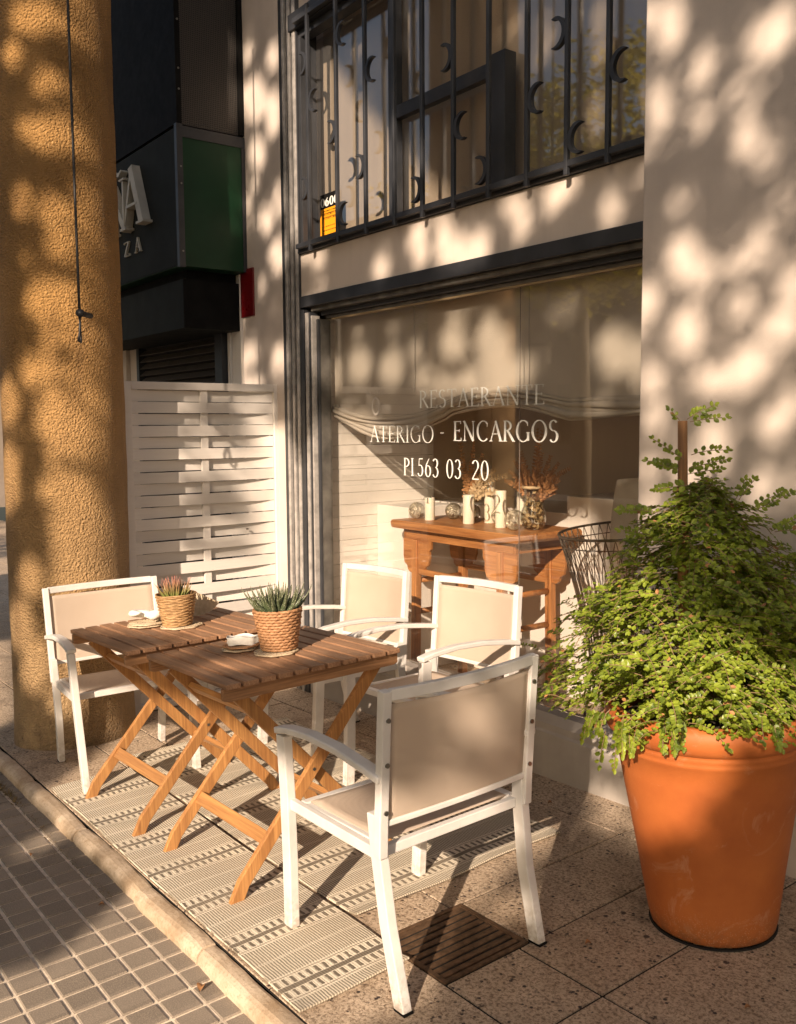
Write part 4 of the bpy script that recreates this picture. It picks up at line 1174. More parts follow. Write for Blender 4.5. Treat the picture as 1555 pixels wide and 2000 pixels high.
p1 = empty_ground('potted_succulent', -3.640, 1.600, 0, 'pink tipped succulent in a straw basket pot on the farther table', 'potted plant', h=TZ + .0082)
woven_basket(p1, .058, .083, .135, 20, M['wick1'], False)
b = MB()
for k in range(70):
    a = rnd.uniform(0, 2 * PI); q = rnd.random() ** .6
    spike(b, .045 * q * math.cos(a), .045 * q * math.sin(a), .118, a, .08 + .62 * q + rnd.uniform(-.1, .1), rnd.uniform(.065, .098), rnd.uniform(.0035, .0055), rnd.uniform(-.1, .5))
b.build('leaves', M['pinkleaf'], p1, smooth=True)
p2 = empty_ground('potted_succulent', -2.885, 1.665, 0, 'dark white-spotted aloe in a braided seagrass pot on the near table', 'potted plant', h=TZ + .0082)
woven_basket(p2, .060, .086, .150, 14, M['wick2'], True)
b = MB()
for k in range(46):
    q = (k / 46) ** .7; a = k * 2.399
    spike(b, .038 * q * math.cos(a), .038 * q * math.sin(a), .130, a, .08 + 1.12 * q + rnd.uniform(-.08, .08), .080 + .025 * rnd.random() + .036 * q, .0120 + .002 * (1 - q), .35)
b.build('leaves', M['aloe'], p2, smooth=True)

def coaster(name, x, y, r, label, mat, rings=7, h=0.0, edge=.003, rz=0, lacy=False):
    t = empty_ground(name, x, y, rz, label, 'woven coaster', h=h)
    b = MB(); n = 56
    for k in range(rings):
        rr = r * (k + 1) / rings; vs = []; fs = []; rad = min(.0032, r / rings * .46)
        zz = edge * (k / rings) ** 2
        for i in range(n):
            a = 2 * PI * i / n; w_ = rad * .25 * math.sin(a * 18 + k * PI)
            sc_ = 1 + (.05 * math.sin(a * 7) if k == rings - 1 else 0)
            for q in range(6):
                c = 2 * PI * q / 6
                vs.append(((rr * sc_ - rad + rad * math.cos(c) + w_) * math.cos(a), (rr * sc_ - rad + rad * math.cos(c) + w_) * math.sin(a), rad + zz + rad * math.sin(c)))
        for i in range(n):
            for q in range(6):
                fs.append((i * 6 + q, ((i + 1) % n) * 6 + q, ((i + 1) % n) * 6 + (q + 1) % 6, i * 6 + (q + 1) % 6))
        b.add(vs, fs)
    if not lacy:
        b.lathe([(0, .0012), (r * .97, .0012 + edge * .8), (r * .97, .003 + edge * .8), (0, .003)], 36)
    for k in range(24):
        a = 2 * PI * k / 24
        b.tube([(0.004 * math.cos(a), .004 * math.sin(a), .0035), (r * .55 * math.cos(a + .08), r * .55 * math.sin(a + .08), .0055), (r * .97 * math.cos(a), r * .97 * math.sin(a), .0055 + edge)], .0013, 5)
    b.build('weave', mat, t, smooth=True)
    return t
coaster('coaster', -3.632, 1.612, .088, 'pale lacy coaster under the straw basket pot', M['wick3'], 8, TZ, .001, lacy=True)
coaster('coaster', -2.868, 1.640, .080, 'pale woven coaster under the braided aloe pot', M['wick3'], 8, TZ, .001)
for i, (x, y, dz) in enumerate(((-3.772, 1.515, 0), (-3.768, 1.520, .0085))):
    coaster('coaster', x, y, .082 - .004 * i, ('lower' if i == 0 else 'upper') + ' woven coaster of the pair carrying the two curled napkins', M['wick3'], 8, TZ + dz, .004, rz=.3 * i)
for i, (x, y, dz) in enumerate(((-3.015, 1.572, 0), (-3.010, 1.576, .0115))):
    coaster('coaster', x, y, .068 - .000 * i, ('bottom' if i == 0 else 'top') + ' wicker coaster of the stack under the oval napkin', M['wick2'] if i else M['wick3'], 6, TZ + dz, .005, rz=.5 * i)

def napkin(name, x, y, h, rz, label, kind):
    t = empty_ground(name, x, y, rz, label, 'napkin', h=h)
    b = MB()
    if kind == 'oval':
        L, W_, n, m_ = .058, .030, 36, 10; vs = []
        for i in range(n):
            a = 2 * PI * i / n
            for j in range(m_ + 1):
                v = j / m_
                r_ = (1 - .18 * max(0, v - .75) / .25) if v < .9 else (1 - (v - .9) * 4)
                k_ = 1 + .05 * math.sin(a * 3 + v * 4) + .05 * math.sin(a * 7 + 1)
                z = .030 * math.sin(min(1, v / .8) * PI / 2) + .003 * math.sin(a * 4 + 2)
                if v > .85: z -= (v - .85) * .05
                vs.append((L * r_ * k_ * math.cos(a), W_ * r_ * k_ * math.sin(a), z))
        fs = []
        for i in range(n):
            for j in range(m_):
                a = i * (m_ + 1) + j; c = ((i + 1) % n) * (m_ + 1) + j
                fs.append((a, c, c + 1, a + 1))
        b.add(vs, fs); b.add([vs[i * (m_ + 1) + m_] for i in range(n)], [tuple(range(n))])
    else:
        # curled, rolled cloth: spiral shell
        n, m_ = 30, 10; vs = []
        for i in range(n + 1):
            t_ = i / n; a = t_ * PI * 1.75
            R_ = .034 * (1 - .55 * t_)
            cx_, cy_ = R_ * math.cos(a), R_ * math.sin(a) * .8
            rad = .019 * math.sin(PI * min(1, .12 + t_ * .9)) ** .6 + .002
            dr = Vector((math.cos(a), math.sin(a) * .8, 0)).normalized()
            for j in range(m_):
                q = 2 * PI * j / m_
                vs.append((cx_ + dr.x * rad * math.cos(q), cy_ + dr.y * rad * math.cos(q), .018 + rad * .85 * math.sin(q) + .018 * t_))
        fs = []
        for i in range(n):
            for j in range(m_):
                fs.append((i * m_ + j, i * m_ + (j + 1) % m_, (i + 1) * m_ + (j + 1) % m_, (i + 1) * m_ + j))
        fs += [tuple(range(m_)), tuple(range(n * m_, n * m_ + m_))]
        b.add(vs, fs)
    b.build('cloth', M['napkin'], t, smooth=True)
    return t
napkin('napkin', -3.812, 1.505, TZ + .020, .6, 'large curled white napkin at the left on the paired coasters', 'curl').scale = (1.3, 1.3, 1.0)
napkin('napkin', -3.715, 1.545, TZ + .020, 2.2, 'small rolled white napkin beside the straw basket pot', 'curl').scale = (.95, .95, 1.2)
napkin('napkin', -3.008, 1.580, TZ + .022, .95, 'oval folded white napkin on the wicker coaster stack', 'oval')
# little woven fan leaning behind pot
fan = empty_ground('woven_fan', -3.80, 1.750, math.radians(50), 'small pale woven fan propped behind the straw basket pot', 'fan', h=TZ)
b = MB(); vs = [(0, 0, .10)]; n = 16
for i in range(n + 1):
    a = math.radians(-150 + 75 * i / n); vs.append((-.13 * math.cos(a) , .012, .10 + .115 * math.sin(a) * (1 + .03 * (i % 2))))
zmin = min(v[2] for v in vs); vs = [(v[0], v[1], v[2] - zmin) for v in vs]
b.add(vs, [(0, i, i + 1) for i in range(1, n + 1)])
o = b.build('blade', M['wick3'], fan); m_ = o.modifiers.new('s', 'SOLIDIFY'); m_.thickness = .003

# =================================================================== BIG POT AND SHRUB
pot = empty_ground('plant_pot', -1.570, 2.367, 0, 'large round terracotta planter on the terrace at the right', 'planter')
prof = [(0, .0), (.165, .0), (.180, .008), (.186, .03), (.192, .07), (.205, .16), (.219, .25), (.233, .34), (.245, .42), (.252, .465),
        (.256, .468), (.257, .476), (.256, .482), (.2575, .484), (.2580, .492), (.2572, .497), (.259, .499), (.266, .502), (.2745, .512), (.280, .526), (.2805, .541), (.276, .556), (.266, .566), (.254, .569), (.244, .563), (.238, .55), (.232, .50)]
prof = [(r * (1 + .075 * z / .56), z * 1.185) for r, z in prof]
MB().lathe(prof, 96, wob=lambda i, t: .0012 * math.sin(2 * t + 1)).build('pot_wall', M['terracotta'], pot, smooth=True)
MB().lathe([(0, .63), (.12, .635), (.250, .618)], 40, wob=lambda i, t: .0).build('soil', M['soil'], pot, smooth=True)
MB().lathe([(.168, .0005), (.186, .0005), (.185, .004), (.180, .005)], 60).build('dark_gap_ring', M['gap'], pot)  # dark ring in place of the shaded gap under the pot

shr = empty_ground('shrub', -1.570, 2.367, 0, 'dense small-leaved green shrub spilling over the terracotta planter', 'shrub', h=.645)
# picture-right direction in ground plane ~ (.60,.80)
stake_b = Vector((-.045, -.01, -.03))
b = MB(); b.tube([(-.052, -.02, -.20), (-.055, -.03, .35), (-.050, -.02, .862)], [.017, .016, .014], 9)
shr_st = empty_ground('plant_stake', -1.570, 2.367, 0, 'rough wooden stake standing up through the green shrub', 'stake', h=.645)
b.build('shaft', M['stake'], shr_st, smooth=True)
lv = MB(); tw = MB(); dl = MB()
def leaf(mb, p, d, n_, L_, W_):
    d = d.normalized(); s_ = d.cross(n_)
    if s_.length < 1e-4: s_ = d.orthogonal()
    s_.normalize(); up = s_.cross(d)
    a = p; m1 = p + d * L_ * .35; m2 = p + d * L_ * .72; e = p + d * L_
    c1 = m1 - up * L_ * .05; c2 = m2 - up * L_ * .05
    mb.add([a, m1 + s_ * W_ * .46 + up * L_ * .04, m2 + s_ * W_ * .42 + up * L_ * .03, e, m2 - s_ * W_ * .42 + up * L_ * .03, m1 - s_ * W_ * .46 + up * L_ * .04, c1, c2],
           [(0, 1, 6), (1, 2, 7, 6), (2, 3, 7), (3, 4, 7), (4, 5, 6, 7), (5, 0, 6)])
def twig(p, d, L_, up, gravity=.25, lf=.0225):
    n = max(5, int(L_ / .0105)); q = p.copy(); dd = d.normalized(); pts = [q.copy()]
    side = dd.cross(up)
    if side.length < 1e-3: side = dd.orthogonal()
    side.normalize()
    for i in range(n):
        dd = (dd + Vector((rnd.uniform(-.1, .1), rnd.uniform(-.1, .1), rnd.uniform(-.08, .08) - gravity * .12))).normalized()
        q = q + dd * (L_ / n); pts.append(q.copy())
        k = 1 if i % 2 else -1
        for s in ((k,) if rnd.random() < .5 else (1, -1)):
            ld = (dd * .55 + side * s * .8 + up * rnd.uniform(-.1, .35)).normalized()
            sz = lf * rnd.uniform(.7, 1.15) * (1 - .35 * i / n)
            leaf(lv if rnd.random() > .012 else dl, q, ld, (up + Vector((rnd.uniform(-.4, .4), rnd.uniform(-.4, .4), 0))).normalized(), sz, sz * .74)
    leaf(lv, q, dd, up, lf * .8, lf * .5)
    tw.tube(pts[::2] if len(pts) > 4 else pts, .0011, 4, False)
# silhouette: ellipsoidal mound + upper right lobe + thin top
def shell(cx_, cy_, cz, rx, ry, rz, n, tmin=-.75, L_=(.07, .14), lf=.0225, inner=.55):
    for _ in range(n):
        a = rnd.uniform(0, 2 * PI); zz = rnd.uniform(tmin, 1); h = math.sqrt(max(0, 1 - zz * zz))
        nrm = Vector((h * math.cos(a), h * math.sin(a), zz))
        k = inner + (1 - inner) * rnd.random() ** .6
        k *= 1 + .10 * math.sin(a * 5 + zz * 4) + .08 * math.sin(a * 11 - zz * 7)
        p = Vector((cx_ + rx * k * nrm.x, cy_ + ry * k * nrm.y, cz + rz * k * nrm.z))
        tang = nrm.cross(Vector((rnd.uniform(-1, 1), rnd.uniform(-1, 1), rnd.uniform(-1, 1)))).normalized()
        d = (nrm * rnd.uniform(.15, .8) + tang * .8 + Vector((0, 0, -.1))).normalized()
        twig(p - d * .04, d, rnd.uniform(*L_), (nrm + Vector((0, 0, .5))).normalized(), .5, lf)
R_ = Vector((.60, .80, 0)); F_ = Vector((-.80, .60, 0))
def at(r, f, z): v = R_ * r + F_ * f; return v.x, v.y, z
PROF = [(.0, .31, .22), (.05, .39, .26), (.13, .44, .31), (.22, .44, .33), (.32, .36, .31), (.41, .28, .25), (.50, .21, .20), (.58, .18, .15), (.645, .07, .06), (.70, .03, .03)]
def prad(z):
    for (z0, a0, b0), (z1, a1, b1) in zip(PROF, PROF[1:]):
        if z <= z1:
            k = max(0, (z - z0) / (z1 - z0)); return a0 + (a1 - a0) * k, b0 + (b1 - b0) * k
    return .03, .03
for _ in range(2700):
    z = rnd.uniform(.03, .68); l_, r_ = prad(z)
    if z > .42 and rnd.random() < .35: continue
    if rnd.random() > (.35 + .65 * (l_ + r_) / .8): continue
    a = rnd.uniform(0, 2 * PI); ca = math.cos(a)
    rr = (r_ if ca > 0 else l_) * abs(ca) + (l_ + r_) * .46 * (1 - abs(ca))
    lump = 1 + .13 * math.sin(a * 4 + z * 17) + .09 * math.sin(a * 9 - z * 31) + .06 * math.sin(z * 60 + a * 3)
    k = (.30 + .70 * rnd.random() ** .55) * lump
    x, y, zz = at(rr * k * ca, rr * k * math.sin(a), z + .02 * math.sin(a * 6))
    out = (R_ * ca + F_ * math.sin(a)).normalized()
    slope = .35 + .4 * z
    nrm = (out + Vector((0, 0, slope))).normalized()
    tang = nrm.cross(Vector((0, 0, 1))).normalized() * rnd.choice((-1, 1))
    d = (out * rnd.uniform(.3, 1.0) + tang * rnd.uniform(0, .9) + Vector((0, 0, rnd.uniform(-.12, .35)))).normalized()
    L_ = rnd.uniform(.06, .135) * (.75 if z > .7 else 1)
    twig(Vector((x, y, zz)) - d * L_ * .45, d, L_, (nrm * .6 + Vector((0, 0, .6)) + Vector((rnd.uniform(-.3, .3), rnd.uniform(-.3, .3), 0))).normalized(), .7, rnd.uniform(.016, .026))
UPC = (Vector((0, 0, .55)) - F_).normalized()
for (r, f, zz, dr, dz, L_) in ((-.04, 0, .925, 1, .55, .10), (-.03, 0, .915, 1, .15, .11), (-.05, .02, .92, -.5, .7, .05), (-.06, 0, .83, -1, .75, .11), (-.04, 0, .83, 1, .50, .11), (-.06, 0, .79, -1, .30, .09), (-.04, 0, .78, 1, .12, .12), (-.05, 0, .75, -1, .05, .10),
                       (.14, 0, .66, .8, .5, .11), (.20, 0, .60, 1, .3, .13), (.10, 0, .68, .5, .8, .08), (.24, 0, .52, 1, .15, .13), (-.14, 0, .66, -1, .15, .10), (-.13, 0, .60, -1, .1, .12)):
    for rep in range(2 if zz < .8 else 1):
        x, y, z = at(r + rnd.uniform(-.006, .006), f + rnd.uniform(-.03, .03), zz - .068 + rnd.uniform(-.012, .012)); d = R_ * dr + Vector((0, 0, dz + rnd.uniform(-.12, .12))) + F_ * rnd.uniform(-.2, .2)
        twig(Vector((x, y, z)), d, L_ * rnd.uniform(.8, 1.05), UPC, .1)
for (r, f, zz, dr, df, L_, nr) in ((-.33, -.14, .0, -.3, -.4, .10, 2), (-.36, -.08, .03, -.8, -.3, .07, 1), (-.18, -.24, .045, -.1, -.5, .075, 8), (-.27, -.17, .03, -.3, -.5, .085, 9), (.055, -.275, .05, .1, -.5, .07, 5), (-.33, -.10, .05, -.7, -.3, .08, 6)):
    for rep in range(nr):
        x, y, z = at(r + rnd.uniform(-.03, .03), f + rnd.uniform(-.02, .02), zz + rnd.uniform(-.01, .02))
        twig(Vector((x, y, z)), R_ * dr + F_ * df + Vector((0, 0, -.35)), L_ * rnd.uniform(.8, 1.1), Vector((R_ * .2 - F_)), 2.0)
# main stems
for k in range(40):
    a = rnd.uniform(0, 2 * PI); L_ = rnd.uniform(.2, .38); el = rnd.uniform(.2, 1.3)
    pts = [Vector((.02 * math.cos(a), .02 * math.sin(a), -.02))]
    for i in range(1, 7):
        t_ = i / 6
        pts.append(Vector((math.cos(a) * L_ * t_ * math.cos(el), math.sin(a) * L_ * t_ * math.cos(el), L_ * 1.3 * (t_ - .25 * t_ * t_) * math.sin(el) + .02)))
    tw.tube(pts, [.004, .0035, .003, .0025, .002, .0016, .0012], 5, False)
lv.build('leaves', M['bush_leaf'], shr)
dl.build('dead_leaves', M['dry'], shr)
tw.build('stems', simple('shrub_stem', (.26, .17, .09), .7), shr)

# fallen leaves and the weedy strip at the kerb
fl_pos = [(-2.335, 1.047, -.041), (-3.02, 1.00, -.041), (-1.30, 1.62, .001), (-1.72, 1.98, .001), (-2.52, 2.66, .001), (-1.25, 2.05, .001), (-3.6, .93, -.041), (-1.9, 1.40, .001)]
for i, (x, y, h) in enumerate(fl_pos):
    lo = empty_ground('fallen_leaf', x, y, rnd.uniform(0, 6), ['curled dry leaf lying in the kerb gutter at the joint of two kerb stones', 'dry leaf in the shaded gutter below the kerb', 'small dry leaf on the paving left of the planter', 'small dry leaf between the front chair and the planter', 'dry leaf on the paving near the window sill', 'dry leaf on the paving beside the foot of the planter', 'dry leaf on the street tiles far along the kerb', 'small dry leaf on the paving under the rear leg of the front chair'][i], 'leaf', 'fallen leaves', h=h)
    b = MB(); L_ = .034 if i == 0 else rnd.uniform(.016, .026); n = 8; vs = []
    for k in range(n + 1):
        t_ = k / n; w_ = L_ * .36 * math.sin(PI * t_) ** .8
        zc = .004 + L_ * .22 * math.sin(PI * t_)
        vs += [(L_ * (t_ - .5), -w_, zc + w_ * .5), (L_ * (t_ - .5), 0, zc - .003), (L_ * (t_ - .5), w_, zc + w_ * .6)]
    fs = []
    for k in range(n):
        fs += [(3 * k, 3 * k + 1, 3 * k + 4, 3 * k + 3), (3 * k + 1, 3 * k + 2, 3 * k + 5, 3 * k + 4)]
    b.add(vs, fs).build('blade', M['dry'], lo, smooth=True)
b = MB(); r5 = random.Random(9)
for k in range(1500):
    x = -r5.uniform(3.0, 5.3); dens = 1 if x < -4.2 else .35
    if r5.random() > dens: continue
    y = 1.052 - abs(r5.gauss(0, .018)); a = r5.uniform(0, 6.3); L_ = r5.uniform(.006, .022) * (1.3 if x < -4.2 else .8)
    d = Vector((math.cos(a) * .6, math.sin(a) * .6, r5.uniform(.1, .9))).normalized(); p = Vector((x, y, -.045)); s_ = d.orthogonal().normalized() * L_ * .12
    b.add([p - s_, p + s_, p + d * L_], [(0, 1, 2)])
tag(b.build('kerb_weeds', simple('withered_weeds', (.16, .11, .05), .9), ground=True), 'withered weeds and grit gathered in the gutter along the kerb', 'weeds', kind='stuff')

# =================================================================== INSIDE THE SHOP WINDOW
CX, CY = -3.765, 3.410
con = empty_at('console_table', (CX, CY, 0.0005), 'carved reddish elm altar console standing inside the shop window', 'console table')
Lx, Ly, Hc = 1.03, .46, .9425
MB().prism([(-Lx / 2, Hc - .046), (-Lx / 2 - .012, Hc - .030), (-Lx / 2 - .012, Hc - .012), (-Lx / 2, Hc), (Lx / 2, Hc), (Lx / 2 + .012, Hc - .012), (Lx / 2 + .012, Hc - .030), (Lx / 2, Hc - .046)], 'y', -Ly / 2, Ly / 2).build('top', M['elm'], con, bevel=.003)
b = MB()
for y in (-Ly / 2 + .045, Ly / 2 - .065): b.box(-Lx / 2 + .075, Lx / 2 - .075, y, y + .02, Hc - .105, Hc - .0465)
b.build('frieze', M['elm'], con, bevel=.002)
b = MB()
for x in (-Lx / 2 + .055, Lx / 2 - .073): b.box(x, x + .018, -Ly / 2 + .045, Ly / 2 - .045, Hc - .105, Hc - .0465)
b.build('side_frieze', mat_wood('red_elm_side', (.60, .26, .09), (.28, .09, .03), 1, .4, .7), con, bevel=.002)
lx, ly = Lx / 2 - .165, Ly / 2 - .055
for sx in (-1, 1):
    for sy in (-1, 1):
        MB().sweep([(sx * (lx + .012), sy * (ly + .004), 0), (sx * lx, sy * ly, Hc - .106)], (1, 0, 0), .044, .044).build('leg', M['elm_v'], con, bevel=.006, seg=3)
    # carved spandrels each side of the front and back legs
    for sy in (-1, 1):
        for sd_ in (-1, 1):
            x0 = sx * lx + sd_ * .0225
            prof = [(0, Hc - .1055), (.115, Hc - .1055), (.112, Hc - .150), (.098, Hc - .165), (.100, Hc - .205), (.085, Hc - .245), (.058, Hc - .262), (.052, Hc - .285), (.030, Hc - .300), (.0, Hc - .296)]
            if sx * sd_ > 0: prof = [(min(u, .092), z) for u, z in prof]
            MB().prism([(x0 + sd_ * u, z) for u, z in prof], 'y', sy * ly - .009, sy * ly + .009).build('spandrel', M['elm'], con, bevel=.002)
    for z in (.42, .60):
        MB().tube([(sx * (lx + .004), -ly + .024, z), (sx * (lx + .004), ly - .024, z)], .016, 12).build('side_stretcher', M['elm_v'], con, smooth=True)
for sy in (-1, 1):
    MB().box(-lx + .024, lx - .024, sy * ly - .010, sy * ly + .010, .640, .672).build('rail', M['elm'], con, bevel=.003)

CT = Hc + .0012
def candle(x, y, r, h, label):
    t = empty_at('candle', (x, y, CT), label, 'candle', 'pillar candles on the console')
    b = MB(); b.lathe([(0, 0), (r * .97, 0), (r, .003), (r, h - .003), (r * .94, h), (r * .80, h - .003), (r * .5, h - .006), (0, h - .007)], 32, wob=lambda i, t_: .0005 * math.sin(3 * t_ + i))
    b.build('wax', M['wax'], t, smooth=True)
    MB().tube([(0, 0, h - .007), (.001, .001, h + .002), (.003, .001, h + .006)], .0009, 5).build('wick', M['black'], t)
candle(-4.095, 3.315, .029, .130, 'short cream candle at the left end of the console beside a glass ball')
candle(-3.800, 3.350, .031, .160, 'middle-height cream candle in front of the tallest one')
candle(-3.760, 3.470, .030, .250, 'tallest cream candle, right behind the middle-height one')
candle(-3.545, 3.350, .029, .196, 'slim sunlit cream candle at the front, left of the striped glass ball')
candle(-3.600, 3.560, .029, .225, 'cream candle at the back close to the shell-filled vase')

M['ball'] = simple('silvered_glass_net', (.62, .55, .42), .28, .55, .2, 40)
def glass_ball(x, y, r, label, style):
    t = empty_at('glass_ball', (x, y, CT), label, 'glass ball', 'decorative glass balls on the console')
    b = MB(); b.lathe([(r * math.sin(PI * i / 16) + .0003, r - r * math.cos(PI * i / 16)) for i in range(17)], 32)
    b.build('glass', M['clear'], t, smooth=True)
    b = MB(); ry = Vector((rnd.random() - .5, -1, rnd.random() * .4)).normalized(); ax = ry.orthogonal().normalized(); bx = ry.cross(ax)
    c0 = Vector((0, 0, r))
    def sp(th, ph): return c0 + (ry * math.cos(th) + (ax * math.cos(ph) + bx * math.sin(ph)) * math.sin(th)) * r * 1.01
    if style == 'rose':
        for k in range(6):
            b.tube([sp(.2 + k * .25 + .06 * math.sin(i * .9 + k), 2 * PI * i / 24 + k) for i in range(25)], .0028, 5, False)
        for k in range(26):
            b.tube([sp(.25 + j * .16, k * .242 + .10 * math.sin(j + k)) for j in range(9)], .0016, 4, False)
    elif style == 'net':
        for k in range(16):
            b.tube([sp(.1 + j * .19, k * PI / 8 + (.28 if j % 2 else -.05)) for j in range(15)], .0018, 4, False)
            b.tube([sp(.1 + j * .19, k * PI / 8 - (.28 if j % 2 else -.05)) for j in range(15)], .0018, 4, False)
    else:
        for k in range(44):
            b.tube([sp(.12 + j * .2, k * PI / 22 + .05 * math.sin(j * 2 + k)) for j in range(10)], .0013, 4, False)
        for k in range(5):
            a0 = rnd.uniform(0, 6); b.tube([sp(.35 + .25 * math.sin(i * .7 + k), a0 + i * .4) for i in range(14)], .002, 4, False)
    b.build('net', M['ball'], t, smooth=True)
glass_ball(-4.220, 3.320, .047, 'rose-patterned glass ball at the far left end of the console', 'rose')
glass_ball(-4.070, 3.470, .046, 'netted glass ball behind the short left candle', 'net')
glass_ball(-3.960, 3.520, .044, 'clear netted glass ball left of the bottle vase', 'net')
glass_ball(-3.640, 3.440, .050, 'netted glass ball between the tallest and the slim candle', 'net')
glass_ball(-3.420, 3.330, .052, 'striped glass ball at the front right of the console', 'stripe')

def sprig(mb, p, d, L_, lf, bend=(0, 0, 0), n=22, rad=.0016):
    L_ *= 1.13; lf *= 1.2
    q = Vector(p); dd = Vector(d).normalized(); pts = [q.copy()]; bend = Vector(bend)
    for i in range(n):
        dd = (dd + bend * (1.0 / n)).normalized(); q = q + dd * (L_ / n); pts.append(q.copy())
        if i > 2:
            for s in (-1, 1):
                sd_ = dd.cross(Vector((.3, -1, .1))).normalized() * s
                sz = lf * (1.1 - .7 * i / n)
                leaf(mb, q, (sd_ + dd * .5 + Vector((rnd.uniform(-.3, .3), rnd.uniform(-.5, .5), rnd.uniform(-.2, .2)))), Vector((0, -1, .4)), sz, sz * .6)
    mb.tube(pts, rad, 5)
v1 = empty_at('bottle_vase', (-3.900, 3.440, CT), 'clear pear-shaped glass vase with tall dried sprigs on the console', 'vase')
MB().lathe([(.001, .001), (.045, .001), (.055, .02), (.056, .04), (.048, .07), (.030, .10), (.024, .13), (.026, .155), (.034, .172), (.031, .172), (.022, .150), (.020, .13), (.026, .10), (.043, .07), (.051, .04), (.04, .012), (.001, .010)], 32).build('glass', M['clear'], v1, smooth=True)
dr = empty_at('dried_sprigs', (-3.900, 3.440, CT + .012), 'tall brown dried fern sprigs standing in the pear-shaped glass vase', 'dried plant')
b = MB()
for (dx, dz_, L_, bd) in ((-.30, 1, .47, (-.12, 0, .1)), (-.02, 1, .40, (.25, -.1, 0)), (.16, 1, .33, (.25, 0, .0)), (-.12, 1, .30, (-.2, 0, 0)), (.05, 1, .24, (.5, 0, 0)), (-.2, 1, .2, (0, 0, 0))):
    sprig(b, (dx * .02, 0, 0), (dx * .55, rnd.uniform(-.1, .1), dz_), L_, .026, bd, 26)
b.build('sprigs', M['dry'], dr)
b = MB()
for (dx, L_, bd) in ((.35, .36, (1.5, -.1, -.5)), (.30, .30, (1.1, -.1, -.2)), (.22, .24, (.9, -.2, -.1)), (.4, .28, (1.8, 0, -.9))):
    sprig(b, (dx * .02, 0, .06), (dx, -.05, 1), L_, .030, bd, 20)
b.build('pale_sprigs', M['drypale'], dr)
v2 = empty_at('shell_vase', (-3.385, 3.430, CT), 'tall brown glass vase packed with shells at the right of the console', 'vase')
MB().lathe([(.001, .001), (.042, .001), (.058, .02), (.066, .055), (.064, .09), (.052, .12), (.047, .16), (.050, .205), (.056, .222), (.052, .222), (.045, .20), (.042, .16), (.047, .12), (.059, .09), (.060, .055), (.05, .018), (.001, .010)], 40).build('glass', M['clear'], v2, smooth=True)
b = MB()
for k in range(190):
    z = .018 + .185 * rnd.random(); a = rnd.uniform(0, 2 * PI)
    rmax = .040 + (.012 if z < .11 else 0) * math.sin(PI * min(1, z / .11))
    r_ = rmax * (rnd.random() ** .35 * .9)
    leaf(b, Vector((r_ * math.cos(a), r_ * math.sin(a), z)), Vector((rnd.uniform(-1, 1), rnd.uniform(-1, 1), rnd.uniform(-1, 1))), Vector((rnd.uniform(-1, 1), -1, rnd.uniform(-1, 1))), rnd.uniform(.018, .03), .02)
b.build('shells', M['drypale'], v2)
MB().tube([(.056 * math.cos(a / 12 * 2 * PI), .056 * math.sin(a / 12 * 2 * PI), .218) for a in range(13)], .009, 6).build('raffia_band', M['drypale'], v2, smooth=True)
dr2 = empty_at('dried_bouquet', (-3.385, 3.430, CT + .15), 'dense brown dried bouquet spreading from the shell-filled vase', 'dried plant')
b = MB()
for (dx, dz_, L_, bd) in ((-.05, 1, .33, (-.08, 0, 0)), (.22, 1, .33, (.15, 0, 0)), (.8, 1, .26, (.8, 0, -.1)), (-.6, 1, .18, (-.6, 0, 0)), (-.9, .9, .20, (-1.2, 0, -.1)), (.5, 1, .18, (.3, -.3, 0)), (-.3, 1, .20, (-.2, -.3, 0)), (.4, 1, .2, (.2, .3, 0)), (.1, 1, .16, (0, -.5, 0)), (-.15, 1, .17, (-.4, -.5, 0)), (1.0, .8, .16, (.5, 0, -.3)), (0.3, 1, .22, (.1, -.2, 0)), (-.5, 1, .22, (-.3, 0, .2))):
    for r_ in range(2):
        sprig(b, (dx * .02, rnd.uniform(-.01, .01), 0), (dx + rnd.uniform(-.1, .1), rnd.uniform(-.3, .3), dz_), L_ * (1 if r_ == 0 else .7), .024, bd, 20)
b.build('sprigs', M['dry'], dr2)

# wire basket chair with cushion at the right
wb = empty_at('wire_chair', (-2.730, 3.400, 0.0005), 'bronze wire tub chair at the right inside the window', 'wire chair')
b = MB(); n = 46
def wp(t_, a, r0, r1): r = r1 + (r0 - r1) * t_ ** 1.4; return (r * math.cos(a), r * math.sin(a), .30 + .70 * t_ + .03 * t_ * math.sin(a + .6))
for k in range(n):
    for s in (-1, 1):
        b.tube([wp(j / 8, 2 * PI * k / n + s * .16 * math.sin(PI * j / 8), .330, .170) for j in range(9)], .0022, 5, False)
b.build('wires', M['wire'], wb, smooth=True)
b = MB()
for (t_, r) in ((1.0, .0065), (.93, .003), (0.0, .006)):
    b.tube([wp(t_, 2 * PI * k / 48, .330, .170) for k in range(49)], r, 6, False)
b.build('rim', M['wire'], wb, smooth=True)
for k in range(4):
    a = PI / 4 + k * PI / 2
    MB().tube([(.17 * math.cos(a), .17 * math.sin(a), .30), (.22 * math.cos(a), .22 * math.sin(a), 0)], .007, 8).build('leg', M['wire'], wb, smooth=True)
cs = empty_at('cushion', (-2.700, 3.480, .84), 'plain beige cushion propped in the bronze wire chair', 'cushion')
b = MB(); vs = []; n = 24
for i in range(n + 1):
    for j in range(n + 1):
        u = i / n * 2 - 1; v = j / n * 2 - 1
        vs.append((.20 * u * (1 - .06 * v * v), -.055 * ((1 - u ** 4) * (1 - v ** 4)) ** .6 - .0, .20 * v * (1 - .08 * u * u) + .20))
fs = [(i * (n + 1) + j, (i + 1) * (n + 1) + j, (i + 1) * (n + 1) + j + 1, i * (n + 1) + j + 1) for i in range(n) for j in range(n)]
